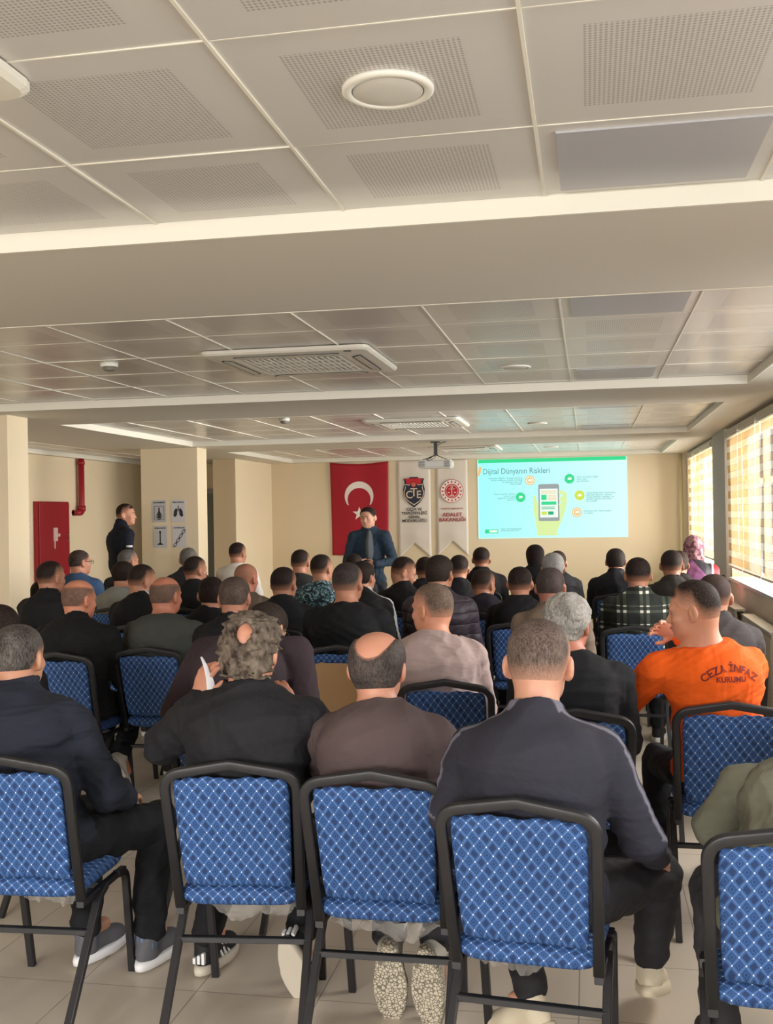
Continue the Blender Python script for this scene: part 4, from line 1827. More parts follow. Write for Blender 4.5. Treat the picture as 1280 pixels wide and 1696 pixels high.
box(bm, -.055, .055, -.055, .055, ZS - 2.30 - .012, ZS - 2.30 - .001)
bm_obj('mounting_pole', bm, M_BLACK, t)
bm = bmesh.new()
for sx in (-1, 1):
    for sy in (-1, 1):
        sweep(bm, [(0, 0, .11), (sx * .06, sy * .04, .08), (sx * .15, sy * .09, .045)], .016, .008, ref=(0, 0, 1), n=6)
bm_obj('mounting_arm', bm, M_BLACK, t)
bm = bmesh.new()
sweep(bm, round_path([(.02, 0, .22), (.09, 0, .255), (.13, .02, .262)], .03), .009, .009, n=6, power=2)
sweep(bm, round_path([(-.02, -.02, .10), (-.10, -.10, .06), (-.08, -.14, .03), (0, -.14, .06), (.02, -.03, .12)], .03), .007, .007, n=6, power=2, ref=(0, 0, 1))
bm_obj('cable', bm, M_BLACK, t)

# ------------------------------------------------------------------ left wall and column
t = tag(empty('fire_cabinet', (XL, 13.0, 0)), 'tall dark red fire hose cabinet on the left wall', 'fire cabinet')
M_FIRE = plain('fire_red', (150, 18, 34), .45)
bm = bmesh.new()
box(bm, .002, .06, -.42, .42, .85, 1.95)
bm_obj('cabinet_body', bm, M_FIRE, t)
bm = bmesh.new()
box(bm, .061, .078, -.40, .40, .87, 1.93)
bmesh.ops.bevel(bm, geom=list(bm.edges), offset=.004, segments=1, affect='EDGES')
dd = bm_obj('cabinet_door', bm, M_FIRE, t)
bm = bmesh.new()
box(bm, .078, .092, -.05, .05, 1.42, 1.60)
box(bm, .078, .090, -.03, -.01, 1.32, 1.42)
box(bm, .078, .10, .05, .10, 1.48, 1.52)
bm_obj('alarm_tag', bm, plain('tag_pinkish_white', (214, 186, 182), .5), dd)
bm = bmesh.new()
sweep(bm, round_path([(.078, .34, 1.50), (.105, .34, 1.50), (.105, .34, 1.42), (.078, .34, 1.42)], .012), .014, .014, n=8, power=2, ref=(0, 1, 0))
bm_obj('door_handle', bm, M_GREY, dd)
t = tag(empty('fire_pipe', (XL + .07, 13.78, 1.80)), 'dark red vertical pipe with elbow above the fire cabinet', 'pipe')
bm = bmesh.new()
sweep(bm, round_path([(0, 0, ZS - 1.80), (0, 0, .0), (0, -.12, 0), (-.07, -.12, 0)], .06), .085, .085, ref=(1, .01, 0), n=16, power=2)
bm_obj('pipe_run', bm, M_FIRE, t)
bm = bmesh.new()
lathe(bm, [(.055, .02), (.055, .10)], 18)
lathe(bm, [(.052, .68), (.052, .73)], 18)
bm_obj('coupling', bm, M_FIRE, t)
M_PAPER = plain('paper', (206, 204, 204), .7)
M_PAPERW = plain('notice_paper', (222, 214, 196), .7)
for i, (z, lb) in enumerate([(1.72, 'upper paper notice on the left wall between column and fire cabinet'),
                             (1.38, 'lower paper notice on the left wall between column and fire cabinet')]):
    bm = bmesh.new()
    box(bm, 0, .003, -.10, .10, -.15, .15)
    for k in range(6):
        box(bm, .003, .0036, -.08, .06 + .02 * (k % 2), .10 - k * .04, .106 - k * .04)
    o = bm_obj('paper_notice', bm, M_PAPERW)
    o.location = (XL + .001, 12.40, z)
    o.data.materials.append(M_INK)
    for p in o.data.polygons:
        if p.index >= 6:
            p.material_index = 1
    tag(o, lb, 'notice', 'notices beside the fire cabinet')

M_DRAW = plain('poster_ink', (44, 44, 50), .7)
PY = 12.2 - .001


def poster(xc, zc, label, draw, heading, grey=(196, 196, 200)):
    t = tag(empty('poster', (xc, PY, zc)), label, 'poster', 'four grey posters on the middle column')
    bm = bmesh.new()
    box(bm, -.090, .090, -.003, 0, -.135, .135)
    bm_obj('sheet', bm, plain('poster_paper', grey, .65), t)
    wall_text('heading', heading, .021, 0, -.0036, .100, M_DRAW, t, bold=.0006, fit=.145)
    bm = bmesh.new()
    draw(bm)
    bm_obj('picture', bm, M_DRAW, t)


def d_bottle(bm):
    for a in ((-.06, .06, .060, .064), (-.06, .06, -.108, -.104), (-.064, -.060, -.108, .064), (.060, .064, -.108, .064)):
        box(bm, a[0], a[1], -.0045, -.003, a[2], a[3])
    prism(bm, [(-.022, -.09), (.022, -.09), (.024, -.03), (.010, 0), (.008, .045), (-.008, .045), (-.010, 0), (-.024, -.03)], -.0045, -.003)
    disc(bm, 0, -.065, .040, -.0055, -.0045, 0, 20, .034)


def d_lungs(bm):
    for sx in (-1, 1):
        pts = [(sx * .010, .02), (sx * .030, .035), (sx * .055, .0), (sx * .064, -.06), (sx * .040, -.075), (sx * .016, -.05), (sx * .012, -.01)]
        prism(bm, pts if sx < 0 else pts[::-1], -.0045, -.003)
    box(bm, -.006, .006, -.0045, -.003, .0, .065)


def d_stand(bm):
    box(bm, -.007, .007, -.0045, -.003, -.085, .055)
    prism(bm, [(-.045, -.10), (.045, -.10), (.012, -.075), (-.012, -.075)], -.0045, -.003)
    disc(bm, 0, .058, .014, -.0045, -.003, 0, 16)


def d_chain(bm):
    for i in range(4):
        u = i / 3
        x, z = -.055 + .11 * u, -.10 + .16 * u
        n = 16
        ca, sa = math.cos(.95), math.sin(.95)
        for k in range(n):
            a0, a1 = 2 * PI * k / n, 2 * PI * (k + 1) / n
            q = []
            for a, s_ in ((a0, 1), (a0, .62), (a1, .62), (a1, 1)):
                ex, ez = .034 * s_ * math.cos(a), .018 * s_ * math.sin(a)
                q.append((x + ex * ca - ez * sa, z + ex * sa + ez * ca))
            prism(bm, q, -.0045, -.003)


poster(-5.195, 1.79, 'upper left poster with a framed bottle picture on the middle column', d_bottle, 'ALKOL BAĞIMLILIĞI', (186, 186, 190))
poster(-4.945, 1.79, 'upper right poster with a pair of dark lungs on the middle column', d_lungs, 'SİGARA ZARARLIDIR', (204, 204, 208))
poster(-5.185, 1.475, 'lower left poster with a dark upright stand on the middle column', d_stand, 'BAĞIMLILIKLA MÜCADELE', (190, 190, 194))
poster(-4.935, 1.475, 'lower right poster with a diagonal chain of links on the middle column', d_chain, 'BAĞIMLILIK', (204, 203, 206))

# low table in front of the speaker
t = tag(empty('table', (-1.95, 10.9, 0)), 'small pale wooden table in front of the speaking man', 'table')
M_WOOD = plain('pale_wood', (206, 184, 148), .45, var=.08, vscale=8)
bm = bmesh.new()
box(bm, -.35, .35, -.30, .30, .70, .73)
bmesh.ops.bevel(bm, geom=list(bm.edges), offset=.005, segments=2, affect='EDGES')
bm_obj('tabletop', bm, M_WOOD, t)
for sx in (-1, 1):
    for sy in (-1, 1):
        bm = bmesh.new()
        box(bm, sx * .31 - .02, sx * .31 + .02, sy * .26 - .02, sy * .26 + .02, 0, .70)
        bm_obj('leg', bm, M_WOOD, t)


# ------------------------------------------------------------------ chairs
def blue_fabric():
    m, nt, b = new_mat('blue_lattice_fabric')
    t = N(nt, 'ShaderNodeTexCoord')
    s = N(nt, 'ShaderNodeSeparateXYZ')
    nt.links.new(t.outputs['Object'], s.inputs[0])
    v = math_node(nt, 'ADD', s.outputs[2], math_node(nt, 'MULTIPLY', s.outputs[1], 1.0))
    P_ = .0345
    u = math_node(nt, 'DIVIDE', s.outputs[0], P_)
    v = math_node(nt, 'DIVIDE', v, P_)
    # gentle ogee: the lattice lines bow
    bow = math_node(nt, 'MULTIPLY', math_node(nt, 'SINE', math_node(nt, 'MULTIPLY', v, 2 * PI)), .035)
    u2 = math_node(nt, 'ADD', u, bow)
    a = math_node(nt, 'FRACT', math_node(nt, 'ADD', math_node(nt, 'ADD', u2, v), 100))
    c = math_node(nt, 'FRACT', math_node(nt, 'ADD', math_node(nt, 'SUBTRACT', u2, v), 100))
    da = math_node(nt, 'ABSOLUTE', math_node(nt, 'SUBTRACT', a, .5))
    dc = math_node(nt, 'ABSOLUTE', math_node(nt, 'SUBTRACT', c, .5))
    mx = math_node(nt, 'MAXIMUM', da, dc)
    mn = math_node(nt, 'MINIMUM', da, dc)
    line = math_node(nt, 'GREATER_THAN', mx, .455)
    dot = math_node(nt, 'GREATER_THAN', mn, .43)
    ring = math_node(nt, 'MULTIPLY', math_node(nt, 'GREATER_THAN', mx, .22), math_node(nt, 'LESS_THAN', mx, .30))
    core = math_node(nt, 'LESS_THAN', mx, .11)
    # every other column of cells carries a solid dark diamond instead of a ring
    alt = math_node(nt, 'GREATER_THAN', math_node(nt, 'FRACT', math_node(nt, 'ADD', math_node(nt, 'MULTIPLY', math_node(nt, 'FLOOR', math_node(nt, 'ADD', math_node(nt, 'ADD', u2, v), 100)), .5), .1)), .4)
    solid = math_node(nt, 'MULTIPLY', alt, math_node(nt, 'LESS_THAN', mx, .27))
    dark = math_node(nt, 'MAXIMUM', math_node(nt, 'MAXIMUM', ring, core), solid)
    f = noise(nt, 30, 3)
    base = mixc(nt, f, lin((38, 78, 136)), lin((48, 92, 152)))
    col = mixc(nt, math_node(nt, 'MULTIPLY', dark, .75), base, lin((16, 34, 74)))
    col = mixc(nt, math_node(nt, 'MULTIPLY', line, .42), col, lin((120, 146, 190)))
    col = mixc(nt, math_node(nt, 'MULTIPLY', dot, .9), col, lin((222, 232, 244)))
    nt.links.new(col, b.inputs['Base Color'])
    b.inputs['Roughness'].default_value = .75
    h = math_node(nt, 'SUBTRACT', math_node(nt, 'MULTIPLY', line, 1.0), math_node(nt, 'MULTIPLY', dark, .4))
    bump(nt, b, h, .25, .002)
    return m


M_BLUE = blue_fabric()


def frame_paint():
    m, nt, b = new_mat('black_steel_paint')
    f = noise(nt, 5.0, 6)
    cl = N(nt, 'ShaderNodeClamp')
    nt.links.new(math_node(nt, 'MULTIPLY_ADD', noise(nt, 60, 6), 14.0, -10.2), cl.inputs[0])
    nt.links.new(mixc(nt, cl.outputs[0], mixc(nt, f, lin((30, 30, 33)), lin((40, 40, 43))), lin((140, 136, 130))), b.inputs['Base Color'])
    b.inputs['Roughness'].default_value = .42
    return m


M_FRAME = frame_paint()


def back_y(z):
    return .005 + max(0, (.90 - z)) * .26


def make_chair():
    t = empty('banquet_chair')
    bm = bmesh.new()
    half = round_path([(-.200, .135, .425), (-.2145, back_y(.886), .886), (-.004, .001, .921)], .058, 7)
    pts = half + [Vector((-p.x, p.y, p.z)) for p in half[::-1]]
    sweep(bm, pts, .032, .024, ref=(0, 1, .2), n=12, power=5)
    bm_obj('back_frame', bm, M_FRAME, t)

    def fx(s, t_):
        return s * (.1835 + .006 * t_) * (1 - .05 * abs(t_) ** 8)

    def fz(s, t_):
        top = .868 + .014 * (1 - abs(s) ** 2.2) - .010 * math.exp(-(s / .22) ** 2) + .004 * math.sin(s * 23)
        bot = .503 + .003 * math.sin(s * 5)
        return bot + (top - bot) * (t_ + 1) / 2
    bm = bmesh.new()
    pillow(bm, fx, fz, .024, lambda s, q: back_y(fz(s, q)) + .006 - .010 * (1 - s * s) * (1 - q * q) * -1, 20, 20, 8)
    bm_obj('backrest', bm, M_BLUE, t)

    def sx_(s, t_):
        return s * (.204 if t_ < 0 else .204 + .004 * t_) * (1 - .08 * abs(t_) ** 8)
    bm = bmesh.new()
    # seat cushion: outline in x-z seen from behind, then rotated flat
    pillow(bm, sx_, lambda s, q: .315 + .205 * q * (1 - .07 * abs(s) ** 8), .040, lambda s, q: 0, 20, 20, 7)
    for v in bm.verts:
        x, y_, z = v.co
        v.co = (x, z, .462 + y_ - .014 * max(0, (z - .45) / .07) ** 2 + (.006 if y_ > 0 else 0) * (1 - (x / .21) ** 2))
    bmesh.ops.recalc_face_normals(bm, faces=bm.faces)
    bm_obj('seat', bm, M_BLUE, t)
    bm = bmesh.new()
    for sx in (-1, 1):
        sweep(bm, [(sx * .200, .125, .412), (sx * .200, .50, .408)], .026, .022, ref=(0, 0, 1), n=8, power=8, smooth=False)
    box(bm, -.19, .19, .30, .32, .405, .425)
    bm_obj('seat_frame', bm, M_FRAME, t)
    for sx in (-1, 1):
        bm = bmesh.new()
        sweep(bm, round_path([(sx * .214, .30, .418), (sx * .215, .245, .40), (sx * .222, -.085, .0)], .04), .026, .026, ref=(1, 0, 0), n=8, power=8, smooth=False)
        bm_obj('leg', bm, M_FRAME, t)
        bm = bmesh.new()
        sweep(bm, round_path([(sx * .206, .42, .415), (sx * .206, .505, .40), (sx * .200, .575, .0)], .04), .026, .026, ref=(1, 0, 0), n=8, power=8, smooth=False)
        bm_obj('leg', bm, M_FRAME, t)
    bm = bmesh.new()
    yz = .245 - .33 * (.40 - .305) / .40
    sweep(bm, [(-.215, yz, .305), (.215, yz, .305)], .024, .020, ref=(0, 0, 1), n=8, power=8, smooth=False)
    bm_obj('stretcher', bm, M_FRAME, t)
    return t


CHAIR = make_chair()
_first = [True]


def chair(x, y, rz, label, group='blue patterned banquet chairs'):
    """x, y: floor point under the middle of the back's top edge"""
    t = CHAIR if _first[0] else copy_tree(CHAIR)
    _first[0] = False
    for c in list(t.children):
        if c.name.startswith(('plastic', 'exposed')):
            bpy.data.objects.remove(c)
    t.location = (x, y, 0)
    t.rotation_euler = (0, 0, math.radians(rz))
    tag(t, label, 'chair', group)
    return t


def film_mat():
    m = bpy.data.materials.new('clear_plastic_film')
    m.use_nodes = True
    nt = m.node_tree
    nt.nodes.clear()
    o = N(nt, 'ShaderNodeOutputMaterial')
    tr = N(nt, 'ShaderNodeBsdfTransparent')
    p = N(nt, 'ShaderNodeBsdfPrincipled')
    p.inputs['Base Color'].default_value = lin((214, 210, 204))
    p.inputs['Roughness'].default_value = .18
    mx = N(nt, 'ShaderNodeMixShader')
    mx.inputs[0].default_value = .22
    nt.links.new(tr.outputs[0], mx.inputs[1])
    nt.links.new(p.outputs[0], mx.inputs[2])
    nt.links.new(mx.outputs[0], o.inputs[0])
    return m


M_FILM = film_mat()


def plastic(ch, x0, x1, y_, drop, seed):
    rs = random.Random(seed)
    bm = bmesh.new()
    n, m = 26, 8
    ph = [rs.random() * 6 for _ in range(4)]
    rows = []
    for j in range(m + 1):
        row = []
        for i in range(n + 1):
            u, v = i / n, j / m
            x = x0 + (x1 - x0) * u
            hang = drop * (math.sin(u * PI) ** .6) * (1 + .3 * math.sin(u * 9 + ph[0]))
            row.append(bm.verts.new((x, y_ + .10 * v + .008 * math.sin(u * 31 + v * 7 + ph[1]), .424 - hang * math.sin(v * PI * .85) + .005 * math.sin(u * 47 + v * 13 + ph[2]))))
        rows.append(row)
    for a, b in zip(rows[:-1], rows[1:]):
        for i in range(n):
            bm.faces.new((a[i], a[i + 1], b[i + 1], b[i]))
    bm_obj('plastic_wrapping', bm, M_FILM, ch)


# ------------------------------------------------------------------ the audience
def loc(x, y, rz, p):
    a = -math.radians(rz)
    dx, dy = p[0] - x, p[1] - y
    return (dx * math.cos(a) - dy * math.sin(a), dx * math.sin(a) + dy * math.cos(a), p[2])


def sit(label, clabel, head, hip=None, rz=0, crz=None, arms=None, legs=None, dch=.27, chairpos=None, nochair=False, neck=None, **k):
    """head: world x, y and height of the crown; hip: world x, y; arms / legs / neck in world metres"""
    hx, hy, hz = head
    if hip is None:
        hip = (hx, hy - .04)
    x, y = hip
    l = loc(x, y, rz, head)
    if arms:
        arms = {s: [loc(x, y, rz, p) for p in q] for s, q in arms.items()}
    if legs:
        legs = {s: [loc(x, y, rz, p) for p in q] for s, q in legs.items()}
    if neck:
        neck = loc(x, y, rz, neck)
    look = k.pop('look', (0, 0, 0))
    look = (look[0] - rz, look[1], look[2])
    r = person(label, x, y, rz, ztop=hz, hd=(l[0], l[1]), look=look, arms=arms, legs=legs, neck=neck, group=None, **k)
    if not nochair:
        c = crz if crz is not None else rz
        if chairpos is None:
            chairpos = (x + math.sin(math.radians(c)) * dch, y - math.cos(math.radians(c)) * dch)
        ch = chair(chairpos[0], chairpos[1], c, clabel)
        return r, ch
    return r, None


TAN, PALE, RUDDY = (196, 146, 118), (208, 164, 138), (200, 134, 106)
NEAR = .0055
MID = .008
M_SOLEPAT = sole_mat()

# --- nearest row
r, ch = sit('man in dark navy jacket with short grey-black hair at the left photo edge',
            'blue banquet chair cut by the left photo edge, nearest row',
            (-2.035, 3.49, 1.326), (-1.93, 3.41), chairpos=(-1.885, 3.125), crz=3, vox=NEAR, hair='buzz', hcol=(40, 38, 38), hgrey=(112, 108, 104),
            skin=TAN, top=(34, 38, 50), collar='hood', pants=(24, 25, 29), shoe=(92, 92, 98), sole=(238, 238, 240), sock=(98, 120, 152), sw=.195, bulk=1.14,
            arms={1: [(-1.665, 3.44, .74), (-1.74, 3.74, .64)], -1: [(-2.22, 3.45, .75), (-2.1, 3.72, .63)]},
            legs={1: [(-1.82, 3.43, .555), (-1.66, 3.84, .53), (-1.665, 3.73, .115)], -1: [(-2.02, 3.43, .555), (-1.98, 3.84, .53), (-1.915, 3.74, .115)]},
            feet={1: ((.10, 1, 0), (0, 0, 1)), -1: ((.20, 1, 0), (0, 0, 1))}, seed=1, wr=.010)
plastic(ch, -.05, .17, .17, .05, 1)
r, ch = sit('heavy man in dark jacket with long curly grey-brown hair and a bald spot',
            'blue banquet chair under the curly-haired man in the nearest row',
            (-1.140, 3.45, 1.365), (-1.12, 3.44), chairpos=(-1.125, 3.155), crz=6, vox=NEAR, hair='curly', hcol=(40, 34, 30), hgrey=(146, 134, 120),
            skin=(204, 146, 120), top=(33, 33, 37), collar='collar', pants=(27, 27, 30), shoe=(24, 24, 27), sole=(205, 196, 180), sw=.200, bulk=1.22,
            arms={-1: [(-1.49, 3.50, .90), (-1.395, 3.60, 1.055)], 1: [(-.88, 3.54, .90), (-1.06, 3.64, 1.005)]},
            hands={-1: ((.35, .05, 1), (-.5, -.85, 0), .55, 1), 1: ((-.5, .1, .8), (.5, -.8, .2), .7, -1)},
            legs={-1: [(-1.23, 3.47, .555), (-1.35, 3.88, .53), (-1.43, 3.73, .115)], 1: [(-1.01, 3.47, .555), (-.97, 3.86, .53), (-1.035, 3.60, .22)]},
            feet={-1: ((.12, 1, 0), (0, 0, 1)), 1: ((.18, .42, -1), (.1, 1, .42))}, sock=(20, 20, 22), hs=1.02, look=(-4, 8, 2), seed=2, wr=.009)
plastic(ch, -.12, .18, .16, .07, 2)
# white stripes on the sides of his shoes
HOLD = r
r, ch = sit('bald-crowned man in brown polo shirt, back to us, nearest row',
            'blue banquet chair under the man in the brown polo shirt, nearest row',
            (-.695, 3.43, 1.313), (-.655, 3.37), chairpos=(-.655, 3.09), crz=0, vox=NEAR, hair='rim', hcol=(44, 42, 42), hgrey=(98, 92, 88), skin=(204, 148, 124),
            top=(86, 72, 72), collar='polo', pants=(52, 50, 54), shoe=(196, 190, 178), sole=M_SOLEPAT, sw=.185, bulk=1.14,
            arms={-1: [(-.93, 3.50, .80), (-.80, 3.74, .64)], 1: [(-.41, 3.50, .80), (-.54, 3.74, .64)]},
            legs={-1: [(-.75, 3.39, .555), (-.78, 3.82, .53), (-.690, 3.54, .235)], 1: [(-.56, 3.39, .555), (-.50, 3.82, .53), (-.530, 3.52, .235)]},
            feet={-1: ((.0, .22, -1), (-.12, 1, .22)), 1: ((.03, .22, -1), (.25, 1, .22))}, sleeve=.3, look=(-5, 4, 0), seed=3)
plastic(ch, -.17, .19, .14, .07, 3)
r, ch = sit('man in charcoal tracksuit top with pale shoulder stripe and short brown hair',
            'blue banquet chair under the man in the charcoal tracksuit, nearest row',
            (-.150, 3.15, 1.378), (-.165, 3.11), chairpos=(-.205, 2.835), crz=-6, vox=NEAR, hair='fade', hcol=(58, 50, 48), hgrey=(132, 116, 106), skin=(206, 156, 132),
            top=(46, 46, 56), collar='collar', pants=(44, 43, 46), shoe=(214, 202, 178), sole=(222, 208, 182), sw=.185, bulk=1.16,
            arms={-1: [(-.43, 3.14, .80), (-.33, 3.46, .66)], 1: [(.14, 3.16, .74), (.195, 3.41, .61)]},
            hands={1: ((.05, .8, -.45), (.35, .5, .8), .35, -1)},
            legs={-1: [(-.27, 3.13, .555), (-.30, 3.55, .53), (-.20, 3.37, .155)], 1: [(-.06, 3.13, .555), (.215, 3.56, .50), (.175, 3.60, .20)]},
            feet={-1: ((-.55, .35, -.25), (-.2, .3, 1)), 1: ((.15, 1, -.3), (0, .3, 1))}, band=dict(sides=(-1, 1), off=(.022,), w=.009), bandcol=(112, 110, 124),
            sock=(214, 204, 184), hs=1.05, look=(-8, 5, 0), seed=4, neck=(-.16, 3.07, 1.095))
plastic(ch, -.15, .05, .16, .05, 4)
r, ch = sit('person in olive sweatshirt bending far forward at the right photo edge',
            'blue banquet chair cut by the right photo edge, nearest row',
            (.80, 3.62, 1.02), (.52, 2.95), chairpos=(.485, 2.66), crz=-3, vox=NEAR, hair='short', skin=TAN, top=(112, 112, 96), collar='crew', pants=(58, 56, 58),
            shoe=(28, 28, 30), sole=(222, 222, 220), sw=.20, bulk=1.14, neck=(.66, 3.42, .92), look=(-10, 55, 0),
            arms={-1: [(.365, 3.38, .72), (.46, 3.64, .60)], 1: [(.88, 3.36, .70), (.78, 3.62, .60)]},
            legs={-1: [(.42, 2.97, .555), (.365, 3.42, .52), (.37, 3.30, .12)], 1: [(.63, 2.97, .555), (.72, 3.42, .53), (.72, 3.30, .12)]}, seed=5, hunch=.09)

# --- second row
r, ch = sit('man with black hair cut by the left photo edge, behind the grey-haired man', 'blue banquet chair mostly beyond the left photo edge, second row',
            (-2.72, 4.5, 1.305), vox=MID, hair='short', top=(24, 24, 27), skin=TAN, seed=6)
r, ch = sit('man in purple-brown sweater with glasses bending his head behind the curly-haired man',
            'blue banquet chair hidden under the man in the purple-brown sweater',
            (-1.50, 4.78, 1.285), (-1.55, 4.45), vox=MID, neck=(-1.53, 4.60, 1.165), hunch=.10, hair='short', hcol=(40, 34, 32), skin=PALE, top=(58, 46, 52), collar='crew', sw=.22, bulk=1.22,
            look=(-20, 30, 0), arms={1: [(-1.25, 4.54, .84), (-1.38, 4.82, .70)], -1: [(-1.86, 4.52, .82), (-1.7, 4.82, .7)]}, seed=7)
GL = r
r, ch = sit('man in beige-pink sweatshirt with a shaved fade looking to the left',
            'dark blue banquet chair under the man in the beige-pink sweatshirt',
            (-.765, 5.12, 1.355), (-.70, 5.10), chairpos=(-.665, 4.82), crz=0, vox=.0065, hair='fade', hcol=(74, 62, 54), hgrey=(128, 112, 98), skin=(206, 146, 118),
            top=(172, 152, 148), collar='crew', sw=.185, bulk=1.1, look=(60, 2, 0), seed=8, pants=(40, 40, 46))
BEIGE = r
r, ch = sit('man with thick silver-grey hair in black T-shirt behind the tracksuit man',
            'blue banquet chair hidden under the silver-haired man',
            (-.090, 4.44, 1.35), (-.06, 4.42), vox=.0065, hair='thick', hcol=(112, 110, 106), hgrey=(206, 202, 194), skin=(196, 130, 108), top=(27, 28, 32),
            collar='crew', sw=.185, bulk=1.05, look=(-22, 3, 0), hs=.98, seed=9)
# the man in orange
OX, OY, ORZ = .53, 4.66, 14
r, ch = sit('man in bright orange printed sweatshirt turning his face to the left',
            'dark blue banquet chair under the man in the orange sweatshirt',
            (.425, 4.60, 1.398), (OX, OY), rz=ORZ, crz=0, chairpos=(.545, 4.36), vox=NEAR, hair='fade', hcol=(26, 22, 22), hgrey=(52, 46, 44), skin=(202, 148, 120),
            top=(238, 96, 22), collar='crew', sw=.195, bulk=1.12, look=(76, 8, 0), neck=(.475, 4.60, 1.128),
            arms={-1: [(.155, 4.70, .86), (.13, 4.95, .875)], 1: [(.62, 4.96, .92), (.385, 4.82, 1.150)]},
            hands={-1: ((-.1, 1, 0), (-.3, 0, 1), .3, 1), 1: ((-.9, -.05, .35), (.2, .9, .3), .45, 1)},
            legs={-1: [(.44, 4.68, .555), (.30, 5.08, .53), (.27, 4.98, .12)], 1: [(.63, 4.68, .555), (.60, 5.1, .53), (.58, 5.0, .12)]}, seed=10, wr=.007)
root, topo, J = r
ORANGE = r
# lettering printed on his back, laid onto the cloth
M_PRINT = plain('print_dark_red', (120, 34, 30), .8)
bvh = BVHTree.FromPolygons([v.co[:] for v in topo.data.vertices], [p.vertices[:] for p in topo.data.polygons])


def print_on_back(name, txt, size, cx, cz, arc, bold, width=1.0):
    me = text_mesh(txt, size, 'CENTER', 0.0, bold)
    bm = bmesh.new()
    bm.from_mesh(me)
    bmesh.ops.triangulate(bm, faces=bm.faces)
    for v in bm.verts:
        x, z = v.co.x * width, v.co.y
        if arc:
            th = x / arc
            x, z = (arc + z) * math.sin(th), (arc + z) * math.cos(th) - arc
        hit = bvh.ray_cast(Vector((cx + x, -1.0, cz + z)), Vector((0, 1, 0)))[0]
        v.co = Vector((cx + x, (hit.y if hit else -.15) - .0035, cz + z))
    o = bm_obj(name, bm, M_PRINT, topo)
    bpy.data.meshes.remove(me)
    return o


print_on_back('printed_lettering', 'CEZA İNFAZ', .041, -.030, 1.043, .15, .0010, 1.0)
print_on_back('printed_lettering', 'KURUMU', .031, -.026, 1.000, 0, .001, 1.0)

